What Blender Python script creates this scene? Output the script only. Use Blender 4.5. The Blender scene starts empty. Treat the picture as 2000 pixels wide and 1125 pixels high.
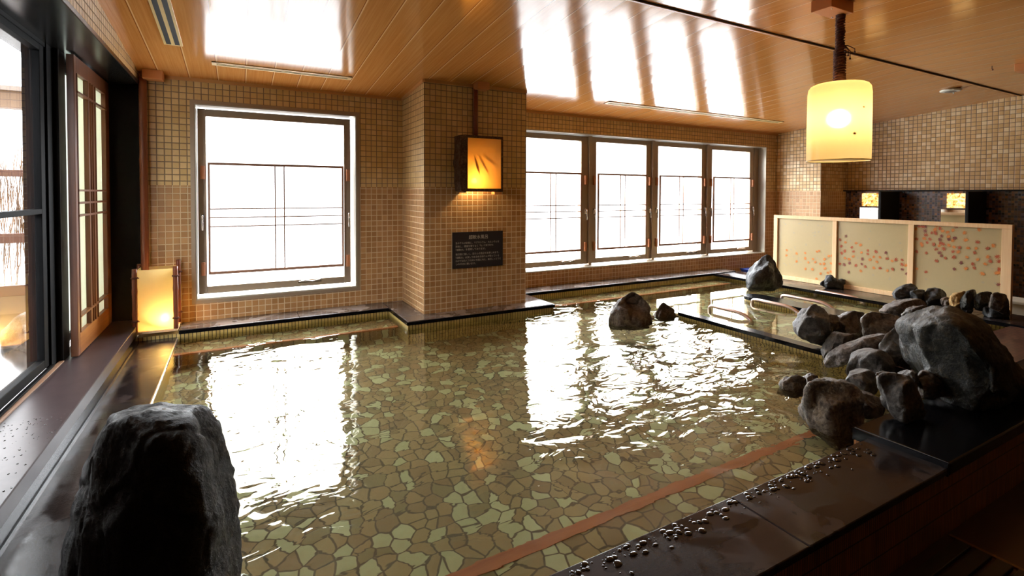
import bpy, bmesh, math, random
from mathutils import Vector, Matrix, noise
REFR = True
ZO = 1.325            # height of the eye above the washing floor; authored z values are relative to the eye
R = math.radians
C = bpy.context.scene.collection
# ------------------------------------------------------------------ camera
YAW, PITCH, ROLL, F, CX, CY = 0.500768218, 0.0236921544, -0.00371411233, 979.345, 1000.0, 400.874
def axes():
    cy, sy, cp, sp = math.cos(YAW), math.sin(YAW), math.cos(PITCH), math.sin(PITCH)
    fwd = Vector((sy*cp, cy*cp, -sp)); right = Vector((cy, -sy, 0)); down = fwd.cross(right)
    cr, sr = math.cos(ROLL), math.sin(ROLL)
    return cr*right + sr*down, -sr*right + cr*down, fwd
RT, DN, FW = axes()
cam_d = bpy.data.cameras.new('camera'); cam = bpy.data.objects.new('camera', cam_d); C.objects.link(cam)
cam.matrix_world = Matrix(((RT.x, -DN.x, -FW.x, 0), (RT.y, -DN.y, -FW.y, 0), (RT.z, -DN.z, -FW.z, ZO), (0, 0, 0, 1)))
cam_d.sensor_width = 36; cam_d.sensor_fit = 'HORIZONTAL'; cam_d.lens = F*36/2000
cam_d.shift_y = -(562.5-CY)/2000; cam_d.clip_start = 0.02; cam_d.clip_end = 200
bpy.context.scene.camera = cam
FH = Vector((math.sin(YAW), math.cos(YAW), 0)); RH = Vector((math.cos(YAW), -math.sin(YAW), 0)); UP = Vector((0, 0, 1))
def ray(x, y): return RT*((x-CX)/F) + DN*((y-CY)/F) + FW
def onz(x, y, z): r = ray(x, y); return r*(z/r.z)
def ony(x, y, Y): r = ray(x, y); return r*(Y/r.y)
def onx(x, y, X): r = ray(x, y); return r*(X/r.x)
def ond(x, y, d): r = ray(x, y); return r*(d/r.dot(FH))
def dep(x, y, z): return onz(x, y, z).dot(FH)
# ------------------------------------------------------------------ object helpers
def tag(o, label=None, cat=None, group=None, kind=None):
    if label: o['label'] = label
    if cat: o['category'] = cat
    if group: o['group'] = group
    if kind: o['kind'] = kind
    return o
def thing(name, loc, label, cat, group=None, kind=None):
    o = bpy.data.objects.new(name, None); C.objects.link(o); o.empty_display_size = .05
    o.location = (loc[0], loc[1], loc[2]+ZO)
    return tag(o, label, cat, group, kind)
def wloc(o):
    v = Vector(o.location)
    while o.parent: o = o.parent; v += Vector(o.location)
    return v
class MB:
    def __init__(s): s.b = bmesh.new()
    def box(s, x0, x1, y0, y1, z0, z1, bev=0, M=None):
        vs = [s.b.verts.new((x, y, z)) for x in (x0, x1) for y in (y0, y1) for z in (z0, z1)]
        fs = [s.b.faces.new([vs[i] for i in f]) for f in ((0,1,3,2),(4,6,7,5),(0,4,5,1),(2,3,7,6),(0,2,6,4),(1,5,7,3))]
        if bev:
            es = list({e for f in fs for e in f.edges})
            g = bmesh.ops.bevel(s.b, geom=es+vs, offset=bev, segments=2, affect='EDGES', profile=.5)
            vs = list({v for f in g['faces'] for v in f.verts} | {v for v in vs if v.is_valid})
        if M is not None:
            bmesh.ops.transform(s.b, matrix=M, verts=[v for v in vs if v.is_valid])
        return s
    def tube(s, pts, r, n=12, cap=True):
        pts = [Vector(p) for p in pts]; rs = r if isinstance(r, (list, tuple)) else [r]*len(pts)
        rings = []; pn = None
        for i, p in enumerate(pts):
            t = (pts[min(i+1, len(pts)-1)] - pts[max(i-1, 0)]).normalized()
            if pn is None: pn = t.orthogonal().normalized()
            pn = (pn - t*pn.dot(t)).normalized(); bn = t.cross(pn)
            rings.append([s.b.verts.new(p + (pn*math.cos(a)+bn*math.sin(a))*rs[i]) for a in [2*math.pi*k/n for k in range(n)]])
        for a, b in zip(rings, rings[1:]):
            for k in range(n): s.b.faces.new((a[k], a[(k+1) % n], b[(k+1) % n], b[k])).smooth = True
        if cap: s.b.faces.new(rings[0][::-1]); s.b.faces.new(rings[-1])
        return s
    def prism(s, pts, dvec):
        a = [s.b.verts.new(p) for p in pts]; b = [s.b.verts.new(Vector(p)+Vector(dvec)) for p in pts]
        n = len(pts)
        s.b.faces.new(a[::-1]); s.b.faces.new(b)
        for k in range(n): s.b.faces.new((a[k], a[(k+1) % n], b[(k+1) % n], b[k]))
        return s
    def poly(s, pts): s.b.faces.new([s.b.verts.new(p) for p in pts]); return s
    def ball(s, c, r, sc=(1, 1, 1), seg=16):
        M = Matrix.Translation(c) @ Matrix.Diagonal((r*sc[0], r*sc[1], r*sc[2], 1))
        g = bmesh.ops.create_uvsphere(s.b, u_segments=seg, v_segments=max(6, seg//2), radius=1, matrix=M)
        for v in g['verts']:
            for f in v.link_faces: f.smooth = True
        return s
    def build(s, name, m, parent=None, label=None, cat=None, group=None, kind=None, recalc=True):
        if recalc: bmesh.ops.recalc_face_normals(s.b, faces=s.b.faces)
        org = wloc(parent) - Vector((0, 0, ZO)) if parent else None
        me = bpy.data.meshes.new(name)
        if org is None:                                   # origin at the base centre of the mesh
            xs = [v.co for v in s.b.verts]
            org = Vector(((min(v.x for v in xs)+max(v.x for v in xs))/2, (min(v.y for v in xs)+max(v.y for v in xs))/2, min(v.z for v in xs)))
        bmesh.ops.translate(s.b, verts=s.b.verts, vec=-org)
        s.b.to_mesh(me); s.b.free(); me.materials.append(m)
        o = bpy.data.objects.new(name, me); C.objects.link(o)
        if parent: o.parent = parent
        else: o.location = org + Vector((0, 0, ZO))
        return tag(o, label, cat, group, kind)
def bx(*a, **k): return MB().box(*a, **k)
def kids(o): return [c for c in bpy.data.objects if c.parent == o]
def copy_tree(o, loc=None, parent=None):
    ch = kids(o); c = o.copy(); C.objects.link(c); c.parent = parent
    if loc is not None: c.location = (loc[0], loc[1], loc[2]+ZO)
    for k in ch: copy_tree(k, None, c)
    return c
# ------------------------------------------------------------------ material helpers
class NT:
    def __init__(s, name):
        s.m = bpy.data.materials.new(name); s.m.use_nodes = True; s.t = s.m.node_tree; s.t.nodes.clear()
        s.out = s.n('ShaderNodeOutputMaterial')
    def n(s, typ, ins=None, **kw):
        nd = s.t.nodes.new(typ)
        for k, v in kw.items(): setattr(nd, k, v)
        for k, v in (ins or {}).items():
            if hasattr(v, 'is_output') or isinstance(v, bpy.types.NodeSocket): s.t.links.new(v, nd.inputs[k])
            else: nd.inputs[k].default_value = v
        return nd
    def l(s, a, b): s.t.links.new(a, b)
    def math(s, op, a, b=0.0, c=0.0): return s.n('ShaderNodeMath', {0: a, 1: b, 2: c}, operation=op).outputs[0]
    def mix(s, f, a, b, bt='MIX'):
        return s.n('ShaderNodeMix', {0: f, 6: a, 7: b}, data_type='RGBA', blend_type=bt).outputs[2]
    def fmix(s, f, a, b): return s.n('ShaderNodeMix', {0: f, 2: a, 3: b}).outputs[0]
    def ramp(s, f, st, interp='LINEAR'):
        r = s.n('ShaderNodeValToRGB', {0: f}); e = r.color_ramp; e.interpolation = interp
        while len(e.elements) > 1: e.elements.remove(e.elements[-1])
        e.elements[0].position = st[0][0]; e.elements[0].color = c4(st[0][1])
        for p, c in st[1:]: x = e.elements.new(p); x.color = c4(c)
        return r.outputs[0]
    def noise(s, vec, scale, detail=3, rough=.5, dist=0, out=0):
        return s.n('ShaderNodeTexNoise', {'Vector': vec, 'Scale': scale, 'Detail': detail, 'Roughness': rough, 'Distortion': dist}).outputs[out]
    def pos(s): return s.n('ShaderNodeNewGeometry').outputs['Position']
    def xyz(s, v): return s.n('ShaderNodeSeparateXYZ', {0: v}).outputs
    def comb(s, x=0., y=0., z=0.): return s.n('ShaderNodeCombineXYZ', {0: x, 1: y, 2: z}).outputs[0]
    def scl(s, v, sc): return s.n('ShaderNodeMapping', {'Vector': v, 'Scale': sc}).outputs[0]
    def bump(s, h, st=.3, dist=.01, normal=None):
        i = {'Height': h, 'Strength': st, 'Distance': dist}
        if normal is not None: i['Normal'] = normal
        return s.n('ShaderNodeBump', i).outputs[0]
    def pbr(s, col, rough=.5, metal=0., normal=None, spec=.5, **ex):
        i = {'Base Color': c4(col) if isinstance(col, tuple) else col, 'Roughness': rough, 'Metallic': metal, 'Specular IOR Level': spec}
        i.update(ex)
        if normal is not None: i['Normal'] = normal
        p = s.n('ShaderNodeBsdfPrincipled', i); return p.outputs[0]
    def fin(s, sh): s.l(sh, s.out.inputs[0]); return s.m
def lin(v): v /= 255.; return v/12.92 if v <= .04045 else ((v+.055)/1.055)**2.4
def rgb(r, g, b): return (lin(r), lin(g), lin(b))
def c4(c): return tuple(c)+(1,) if len(c) == 3 else tuple(c)
def simple(name, col, rough=.5, metal=0., spec=.5, nz=0, nsc=30, bump=0, **ex):
    t = NT(name); p = t.pos(); c = c4(col)
    if nz:
        f = t.noise(p, nsc, 4, .6)
        c = t.mix(f, c4(tuple(v*(1-nz) for v in col)), c4(tuple(min(1, v*(1+nz)) for v in col)))
    nr = t.bump(t.noise(p, nsc*2, 3), bump, .004) if bump else None
    return t.fin(t.pbr(c if nz else tuple(col), rough, metal, nr, spec, **ex))
def wood(name, c0, c1, axis, rough=.45, sc=60):
    t = NT(name); p = t.pos(); s = [sc, sc, sc]; s[axis] = sc*.04
    f = t.noise(t.scl(p, s), 1, 5, .6, .3)
    c = t.ramp(f, [(.3, c0), (.7, c1)])
    return t.fin(t.pbr(c, rough, 0, t.bump(f, .15, .002)))
def uv_wall(t):
    """u along the wall (x or y by its face), v = height"""
    g = t.n('ShaderNodeNewGeometry'); p = t.xyz(g.outputs['Position']); nn = t.xyz(g.outputs['True Normal'])
    f = t.math('GREATER_THAN', t.math('ABSOLUTE', nn[1]), .5)
    u = t.fmix(f, p[1], p[0]); return u, p[2], p
def tile_wall():
    t = NT('wall_tile'); u, v, p = uv_wall(t); S = .0505
    uu = t.math('DIVIDE', u, S); vv = t.math('DIVIDE', v, S)
    cell = t.comb(t.math('FLOOR', uu), t.math('FLOOR', vv), 0.)
    wn = t.n('ShaderNodeTexWhiteNoise', {0: cell}, noise_dimensions='3D').outputs
    fu = t.math('ABSOLUTE', t.math('SUBTRACT', t.math('FRACT', uu), .5)); fv = t.math('ABSOLUTE', t.math('SUBTRACT', t.math('FRACT', vv), .5))
    # rounded square tile: distance to the edge
    e = t.math('SMOOTH_MAX', fu, fv, .05)
    grout = t.n('ShaderNodeMapRange', {0: e, 1: .425, 2: .452, 3: 0., 4: 1.}).outputs[0]
    lower = t.math('LESS_THAN', v, .055+ZO)
    cu = t.ramp(wn[0], [(0, rgb(205, 170, 116)), (.3, rgb(213, 178, 124)), (.55, rgb(223, 195, 146)), (.8, rgb(230, 208, 164))], 'CONSTANT')
    ub = t.ramp(wn[0], [(0, rgb(208, 175, 118)), (.3, rgb(213, 181, 124)), (.55, rgb(218, 187, 131)), (.8, rgb(223, 193, 138))], 'CONSTANT')
    cu = t.mix(t.math('GREATER_THAN', p[0], 7.2), ub, cu)
    cl = t.ramp(wn[0], [(0, rgb(164, 121, 74)), (.35, rgb(173, 130, 82)), (.6, rgb(180, 137, 89)), (.85, rgb(187, 145, 97))], 'CONSTANT')
    tn = t.noise(t.comb(uu, vv, 0.), 2.2, 4, .6)
    tc = t.mix(lower, cu, cl); tc = t.mix(t.math('MULTIPLY', tn, .22), tc, c4(rgb(150, 100, 50)))
    gc = t.mix(lower, c4(rgb(128, 110, 90)), c4(rgb(210, 188, 154)))
    col = t.mix(grout, tc, gc)
    h = t.math('SUBTRACT', t.n('ShaderNodeMapRange', {0: e, 1: .36, 2: .48, 3: 1., 4: 0.}, interpolation_type='SMOOTHSTEP').outputs[0], t.math('MULTIPLY', tn, .25))
    rg = t.fmix(grout, .3, .8)
    return t.fin(t.pbr(col, rg, 0, t.bump(h, .6, .003)))
def tile_strip(name, pitch, hgt, c0, c1, gc, z0=0.0, wob=0.0):
    t = NT(name); u, v, p = uv_wall(t)
    uu = t.math('DIVIDE', u, pitch); vv = t.math('DIVIDE', t.math('ADD', v, z0), hgt)
    fu = t.math('ABSOLUTE', t.math('SUBTRACT', t.math('FRACT', uu), .5)); fv = t.math('ABSOLUTE', t.math('SUBTRACT', t.math('FRACT', vv), .5))
    g = t.math('MAXIMUM', t.math('GREATER_THAN', fu, .40), t.math('GREATER_THAN', fv, .475))
    wn = t.n('ShaderNodeTexWhiteNoise', {0: t.comb(t.math('FLOOR', uu), t.math('FLOOR', vv), 0.)}, noise_dimensions='3D').outputs[0]
    col = t.mix(g, t.mix(wn, c4(c0), c4(c1)), c4(gc))
    return t.fin(t.pbr(col, .35, 0, t.bump(t.math('SUBTRACT', 1., g), .5, .002)))
def paving():
    t = NT('crazy_paving'); p = t.pos(); x, y, z = t.xyz(p)
    q = t.comb(x, y, 0.); nz = t.noise(q, 5, 1, .4, 0, 1)
    q2 = t.n('ShaderNodeVectorMath', {0: q, 1: t.n('ShaderNodeVectorMath', {0: nz, 3: .085}, operation='SCALE').outputs[0]}, operation='ADD').outputs[0]
    SC = 14.5
    v = t.n('ShaderNodeTexVoronoi', {'Vector': q2, 'Scale': SC, 'Randomness': 1.}, voronoi_dimensions='2D')
    e = t.n('ShaderNodeTexVoronoi', {'Vector': q2, 'Scale': SC, 'Randomness': 1.}, voronoi_dimensions='2D', feature='DISTANCE_TO_EDGE').outputs[0]
    h = t.xyz(v.outputs['Color'])
    st = t.ramp(h[0], [(0, rgb(126, 106, 70)), (.2, rgb(142, 123, 82)), (.4, rgb(122, 112, 74)), (.50, rgb(172, 176, 136)), (.68, rgb(146, 130, 88)), (.84, rgb(184, 190, 150)), (.92, rgb(130, 106, 70))], 'CONSTANT')
    st = t.mix(t.math('MULTIPLY', t.noise(p, 25, 4, .6), .3), st, c4(rgb(120, 100, 60)))
    g = t.n('ShaderNodeMapRange', {0: e, 1: .035, 2: .075, 3: 1., 4: 0.}).outputs[0]
    col = t.mix(g, st, c4(rgb(70, 61, 34)))
    return t.fin(t.pbr(col, .6, 0, t.bump(e, .3, .01)))
def coping(name, axis, c0=rgb(36, 27, 24), c1=rgb(22, 16, 14), spec=.20):
    t = NT(name); p = t.pos(); x, y, z = t.xyz(p)
    s = [1.6, 1.6, 1.6]; s[1-axis] = 22
    f = t.noise(t.scl(p, s), 1, 3, .55)
    sp = t.noise(p, 160, 3, .7)
    c = t.ramp(f, [(.35, c1), (.65, c0)]); c = t.mix(t.math('MULTIPLY', sp, .35), c, c4(rgb(58, 50, 48)))
    w = t.noise(p, 3.2, 5, .6, .6)
    pt = t.n('ShaderNodeMapRange', {0: t.noise(p, 2.6, 4, .62, .4), 1: .535, 2: .55, 3: 0., 4: .55}).outputs[0]
    c = t.mix(pt, c, c4(tuple(v*2.2+.012 for v in c0)))
    rg = t.n('ShaderNodeMapRange', {0: w, 1: .45, 2: .55, 3: .06, 4: .26}).outputs[0]
    return t.fin(t.pbr(c, rg, 0, t.bump(sp, .12, .002), spec))
def ceiling_mat():
    t = NT('ceiling_board'); p = t.pos(); x, y, z = t.xyz(p)
    u = t.math('DIVIDE', t.math('ADD', x, .331), .1975); idx = t.math('FLOOR', u); fr = t.math('FRACT', u)
    wn = t.n('ShaderNodeTexWhiteNoise', {1: idx}, noise_dimensions='1D').outputs[0]
    gv = t.comb(t.math('MULTIPLY', x, 70.), t.math('ADD', t.math('MULTIPLY', y, 1.6), t.math('MULTIPLY', wn, 40.)), idx)
    g = t.noise(gv, 1, 5, .62, .4)
    c = t.ramp(g, [(.25, rgb(196, 128, 62)), (.5, rgb(212, 146, 78)), (.75, rgb(224, 162, 94))])
    c = t.mix(t.math('MULTIPLY', wn, .22), c, c4(rgb(190, 120, 56)))
    line = t.math('LESS_THAN', fr, .04); dark = t.math('GREATER_THAN', fr, .975)
    c = t.mix(line, c, c4(rgb(242, 196, 136))); c = t.mix(dark, c, c4(rgb(150, 84, 34)))
    arch = t.math('MULTIPLY', t.math('MULTIPLY', fr, t.math('SUBTRACT', 1., fr)), .22)
    wob = t.noise(t.comb(t.math('MULTIPLY', x, 5.), t.math('MULTIPLY', y, 1.1), wn), 1, 1, .4)
    h = t.math('ADD', arch, t.math('MULTIPLY', wob, .3)); h = t.math('ADD', h, t.math('MULTIPLY', dark, -.08))
    return t.fin(t.pbr(c, .13, 0, t.bump(h, .35, .02), .5))
def thin_glass(name, tint=(1, 1, 1), ior=1.45, rough=0.0, extra=None):
    t = NT(name)
    bf = t.n('ShaderNodeNewGeometry').outputs['Backfacing']; f = t.n('ShaderNodeFresnel', {0: t.fmix(bf, ior, 1/ior)}).outputs[0]
    a = t.n('ShaderNodeBsdfTransparent', {0: c4(tint)}).outputs[0]; b = t.n('ShaderNodeBsdfAnisotropic', {0: c4((1, 1, 1)), 1: rough}).outputs[0]
    return t.fin(t.n('ShaderNodeMixShader', {0: f, 1: a, 2: b}).outputs[0])
def water_mat():
    t = NT('bath_water'); p = t.pos(); x, y, z = t.xyz(p)
    # how agitated the surface is: calm lanes beyond the low divider, a stirred patch in front of the rocks
    dx = t.math('SUBTRACT', x, 2.9); dy = t.math('SUBTRACT', y, 2.0)
    d = t.math('SQRT', t.math('ADD', t.math('MULTIPLY', dx, dx), t.math('MULTIPLY', t.math('MULTIPLY', dy, dy), .8)))
    stir = t.n('ShaderNodeMapRange', {0: d, 1: .2, 2: 2.1, 3: 1., 4: .24}, interpolation_type='SMOOTHSTEP').outputs[0]
    lane = t.n('ShaderNodeMapRange', {0: x, 1: 3.44, 2: 3.56, 3: 1., 4: .05}).outputs[0]
    amp = t.math('MULTIPLY', stir, lane)
    big = t.noise(t.scl(p, (1.9, 3.0, 1)), 1, 2, .45, .8)
    mid = t.noise(t.scl(p, (5.2, 8.0, 1)), 1, 2, .5, 1.2)
    fine = t.noise(t.scl(p, (19, 28, 1)), 1, 2, .5, .3)
    h = t.math('ADD', t.math('MULTIPLY', big, 1.), t.math('MULTIPLY', mid, .30)); h = t.math('ADD', h, t.math('MULTIPLY', t.math('MULTIPLY', fine, amp), .025))
    nrm = t.bump(t.math('MULTIPLY', h, amp), 1., .040)
    if REFR:
        gl = t.n('ShaderNodeBsdfGlass', {'Color': c4((.93, .93, .82)), 'Roughness': 0., 'IOR': 1.333, 'Normal': nrm}).outputs[0]
        return t.fin(gl)
    f = t.n('ShaderNodeFresnel', {0: 1.333, 1: nrm}).outputs[0]
    a = t.n('ShaderNodeBsdfTransparent', {0: c4((.96, .97, .90))}).outputs[0]
    b = t.n('ShaderNodeBsdfAnisotropic', {0: c4((1, 1, 1)), 1: 0., 'Normal': nrm}).outputs[0]
    return t.fin(t.n('ShaderNodeMixShader', {0: f, 1: a, 2: b}).outputs[0])
def rock_mat(name, c0, c1, c2, wet=.35, sc=6., bumpd=.02, rock2=rgb(150, 142, 130), lich=.35):
    t = NT(name); p = t.n('ShaderNodeTexCoord').outputs['Object']
    a = t.noise(p, sc, 6, .62, 1.2); b = t.noise(p, sc*7, 6, .7); m = t.n('ShaderNodeTexMusgrave' if False else 'ShaderNodeTexVoronoi', {'Vector': p, 'Scale': sc*1.6}).outputs[0]
    c = t.ramp(a, [(.32, c0), (.5, c1), (.68, c2)])
    c = t.mix(t.n('ShaderNodeMapRange', {0: b, 1: .52, 2: .68, 3: 0., 4: lich}).outputs[0], c, c4(rock2))
    c = t.mix(t.n('ShaderNodeMapRange', {0: b, 1: .48, 2: .34, 3: 0., 4: .8}).outputs[0], c, c4(tuple(v*.25 for v in c0)))
    w = t.noise(p, sc*1.3, 3, .5)
    rg = t.n('ShaderNodeMapRange', {0: w, 1: .4, 2: .6, 3: wet, 4: min(1, wet+.35)}).outputs[0]
    h = t.math('ADD', t.math('MULTIPLY', a, .8), t.math('MULTIPLY', b, .6)); h = t.math('ADD', h, t.math('MULTIPLY', m, .3))
    return t.fin(t.pbr(c, rg, 0, t.bump(h, .9, bumpd), .5))
def emis(name, col, st):
    t = NT(name); return t.fin(t.n('ShaderNodeEmission', {0: c4(col), 1: st}).outputs[0])
def paper(name, col, tr=.6, fwd=0.):
    """translucent sheet lit from the far side by real light"""
    t = NT(name); p = t.pos(); f = t.noise(p, 40, 4, .6)
    c = t.mix(t.math('MULTIPLY', f, .25), c4(col), c4(tuple(v*.75 for v in col)))
    a = t.n('ShaderNodeBsdfTranslucent', {0: c}).outputs[0]; b = t.n('ShaderNodeBsdfDiffuse', {0: c}).outputs[0]
    s = t.n('ShaderNodeMixShader', {0: 1-tr, 1: a, 2: b}).outputs[0]
    g = t.n('ShaderNodeBsdfAnisotropic', {0: c4((1, 1, 1)), 1: .25}).outputs[0]
    if fwd:                                              # thin washi scatters part of the light forward
        s = t.n('ShaderNodeMixShader', {0: fwd, 1: s, 2: t.n('ShaderNodeBsdfRefraction', {0: c, 1: .8, 2: 1.1}).outputs[0]}).outputs[0]
    return t.fin(t.n('ShaderNodeMixShader', {0: .04, 1: s, 2: g}).outputs[0])

M = {}
M['tile'] = tile_wall()
M['pave'] = paving()
M['strip'] = tile_strip('strip_tile_pool', .026, .1, rgb(198, 172, 104), rgb(172, 146, 84), rgb(66, 54, 26), -ZO+1.07)
M['strip_out'] = tile_strip('strip_tile_outer', .0125, .095, rgb(168, 112, 62), rgb(140, 90, 48), rgb(40, 24, 14), -ZO+1.143)
M['nose'] = wood('bench_nosing', rgb(142, 78, 34), rgb(172, 100, 50), 0, .5, 30)
M['copX'] = coping('coping_stone_x', 0); M['copY'] = coping('coping_stone_y', 1)
M['copG'] = coping('coping_stone_grey', 0, rgb(104, 94, 88), rgb(80, 71, 66), .5)
M['copB'] = simple('coping_edge_black', rgb(13, 12, 14), .16, nz=.3, spec=.16)
M['ceil'] = ceiling_mat(); M['sill'] = simple('dark_sill_stone', rgb(62, 50, 50), .30, nz=.35, nsc=14, spec=.12)
M['trimw'] = simple('ceiling_trim', rgb(196, 142, 84), .4)
M['black'] = simple('black_metal', rgb(8, 8, 9), .65, spec=.08)
M['blackp'] = simple('black_panel', rgb(22, 19, 17), .55, nz=.2, spec=.15)
M['soffit'] = simple('black_soffit', rgb(30, 29, 27), .22, nz=.15)
M['bronze'] = simple('bronze_aluminium', rgb(168, 150, 130), .35, .5)
M['alu'] = simple('pale_aluminium', rgb(190, 184, 170), .35, .6)
M['lat'] = simple('lattice_brown', rgb(150, 112, 90), .5)
M['block'] = simple('wooden_block', rgb(186, 122, 80), .5)
M['steel'] = simple('stainless_steel', rgb(215, 210, 208), .2, 1.)
M['rail'] = simple('brushed_rail', rgb(206, 184, 176), .28, 1.)
M['woodD'] = wood('shoji_wood', rgb(96, 52, 26), rgb(128, 76, 40), 2, .4)
M['woodL'] = wood('screen_wood', rgb(232, 190, 138), rgb(242, 208, 160), 2, .5)
M['bam'] = wood('smoked_bamboo', rgb(112, 56, 34), rgb(142, 78, 50), 2, .3, 40)
M['bark'] = rock_mat('lamp_bark_wood', rgb(58, 36, 24), rgb(72, 46, 32), rgb(86, 58, 42), .5, 8, .006)
M['boxo'] = simple('orange_box', rgb(212, 140, 84), .45)
M['rope'] = simple('brown_rope', rgb(92, 50, 34), .8, nz=.4, nsc=90, bump=.6)
M['glass'] = thin_glass('window_glass'); M['water'] = water_mat()
M['frost'] = paper('frosted_film', (.90, .94, .88), .85)
M['shojip'] = paper('shoji_paper', (.98, .96, .84), .88)
M['screenp'] = paper('screen_paper', rgb(214, 196, 150), .3)
M['lampp'] = paper('lantern_paper', (.98, .86, .54), .8, .35)
M['pendp'] = paper('pendant_paper', (1., .76, .38), .8, .45)
M['ambp'] = paper('amber_panel', (.98, .70, .30), .85, .4)
M['leafo'] = simple('leaf_orange', rgb(214, 128, 52), .6); M['leafr'] = simple('leaf_red', rgb(172, 78, 34), .6)
M['leafd'] = simple('leaf_dark', rgb(128, 62, 48), .6); M['leafg'] = simple('leaf_faded', rgb(196, 182, 146), .6)
M['sign'] = simple('sign_black', rgb(36, 30, 32), .4); M['signt'] = simple('sign_letter', rgb(196, 186, 172), .6)
M['cream'] = simple('cream_vent', rgb(236, 206, 140), .4); M['white'] = simple('white_plastic', rgb(225, 222, 205), .4)
M['slot'] = simple('vent_dark', rgb(12, 10, 9), .7)
M['floor'] = simple('floor_brown', rgb(66, 40, 28), .35, nz=.25, nsc=8)
M['wallD'] = simple('far_wall_brown', rgb(70, 52, 38), .7)
M['grate'] = simple('grate_slat', rgb(34, 28, 22), .5); M['tan'] = simple('tan_strip', rgb(120, 84, 48), .5)
M['blue'] = simple('blue_plastic', rgb(26, 60, 150), .35)
def mosaic(name, cols, S, gc, rough=.25):
    t = NT(name); u, v, p = uv_wall(t); g = t.n('ShaderNodeNewGeometry'); nn = t.xyz(g.outputs['True Normal'])
    fl = t.math('GREATER_THAN', t.math('ABSOLUTE', nn[2]), .5)
    uu = t.math('DIVIDE', t.fmix(fl, u, p[0]), S); vv = t.math('DIVIDE', t.fmix(fl, v, p[1]), S)
    wn = t.n('ShaderNodeTexWhiteNoise', {0: t.comb(t.math('FLOOR', uu), t.math('FLOOR', vv), 0.)}, noise_dimensions='3D').outputs[0]
    fu = t.math('ABSOLUTE', t.math('SUBTRACT', t.math('FRACT', uu), .5)); fv = t.math('ABSOLUTE', t.math('SUBTRACT', t.math('FRACT', vv), .5))
    gg = t.math('GREATER_THAN', t.math('MAXIMUM', fu, fv), .44)
    st = [(i/len(cols), c) for i, c in enumerate(cols)]
    return t.fin(t.pbr(t.mix(gg, t.ramp(wn, st, 'CONSTANT'), c4(gc)), rough))
M['mosaic'] = mosaic('dark_mosaic', [rgb(24, 22, 34), rgb(96, 70, 60), rgb(130, 88, 62), rgb(60, 52, 68), rgb(104, 88, 92), rgb(84, 60, 46)], .028, rgb(100, 86, 84))
M['deck'] = mosaic('deck_mosaic', [rgb(84, 56, 46), rgb(98, 66, 52), rgb(72, 48, 40)], .03, rgb(46, 30, 26), .3)
M['mirror'] = simple('mirror', rgb(230, 232, 232), .04, 1.)
def glow_stone():
    t = NT('lit_onyx'); p = t.pos(); a = t.noise(p, 28, 5, .65, .6)
    c = t.ramp(a, [(.38, (.30, .09, .01)), (.48, (1., .50, .12)), (.62, (1., .80, .40))])
    return t.fin(t.n('ShaderNodeEmission', {0: c, 1: 1.7}).outputs[0])
M['onyx'] = glow_stone()
M['rockG'] = rock_mat('rock_grey', rgb(56, 52, 49), rgb(92, 87, 82), rgb(126, 121, 114), .4)
M['rockB'] = rock_mat('rock_brown', rgb(52, 40, 31), rgb(80, 66, 53), rgb(110, 96, 80), .35)
M['rockS'] = rock_mat('rock_slate', rgb(40, 42, 44), rgb(60, 62, 64), rgb(84, 86, 88), .4, rock2=rgb(120, 122, 124), lich=.2)
M['rockM'] = rock_mat('rock_mossy', rgb(24, 25, 20), rgb(38, 38, 31), rgb(56, 47, 36), .3, 4., .035, rgb(116, 104, 80), .4)
M['rockK'] = rock_mat('rock_dark_wet', rgb(10, 8, 5), rgb(20, 16, 9), rgb(36, 28, 15), .32, 9., .045, rgb(52, 44, 24), .4)
M['rockR'] = rock_mat('rock_pitted', rgb(52, 41, 31), rgb(92, 78, 62), rgb(132, 116, 96), .45, 9., .03, rgb(168, 158, 138), .5)
M['rockY'] = rock_mat('rock_yellow', rgb(150, 118, 66), rgb(182, 146, 88), rgb(202, 170, 112), .6, rock2=rgb(212, 190, 140))
M['rockW'] = rock_mat('rock_streaked', rgb(66, 57, 50), rgb(112, 104, 98), rgb(158, 152, 148), .35, 8., .025, rgb(190, 188, 186), .6)
# ------------------------------------------------------------------ world and daylight
W = bpy.data.worlds.new('overcast_sky'); bpy.context.scene.world = W; W.use_nodes = True
nt = W.node_tree; nt.nodes.clear()
tc = nt.nodes.new('ShaderNodeTexCoord'); sp = nt.nodes.new('ShaderNodeSeparateXYZ'); nt.links.new(tc.outputs['Generated'], sp.inputs[0])
mr = nt.nodes.new('ShaderNodeMapRange'); mr.inputs[1].default_value = -1; mr.inputs[2].default_value = 1; mr.inputs[3].default_value = 0; mr.inputs[4].default_value = 1
cr = nt.nodes.new('ShaderNodeValToRGB'); cr.color_ramp.elements.remove(cr.color_ramp.elements[1])
for i, (el, v) in enumerate(((-.6, .16), (-.35, .40), (-.16, .38), (-.06, .15), (.08, .15), (.2, .85), (.5, 1.), (1., .8))):
    e = cr.color_ramp.elements[0] if i == 0 else cr.color_ramp.elements.new((el+1)/2)
    e.position = (el+1)/2; e.color = (v, v, v, 1)
nt.links.new(mr.outputs[0], cr.inputs[0]); mu = nt.nodes.new('ShaderNodeMath'); mu.operation = 'MULTIPLY'; mu.inputs[1].default_value = 26.0; nt.links.new(cr.outputs[0], mu.inputs[0])
nt.links.new(sp.outputs[2], mr.inputs[0])
bg = nt.nodes.new('ShaderNodeBackground'); bg.inputs[0].default_value = (.93, .965, 1., 1); nt.links.new(mu.outputs[0], bg.inputs[1])
wo = nt.nodes.new('ShaderNodeOutputWorld'); nt.links.new(bg.outputs[0], wo.inputs[0])
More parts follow.
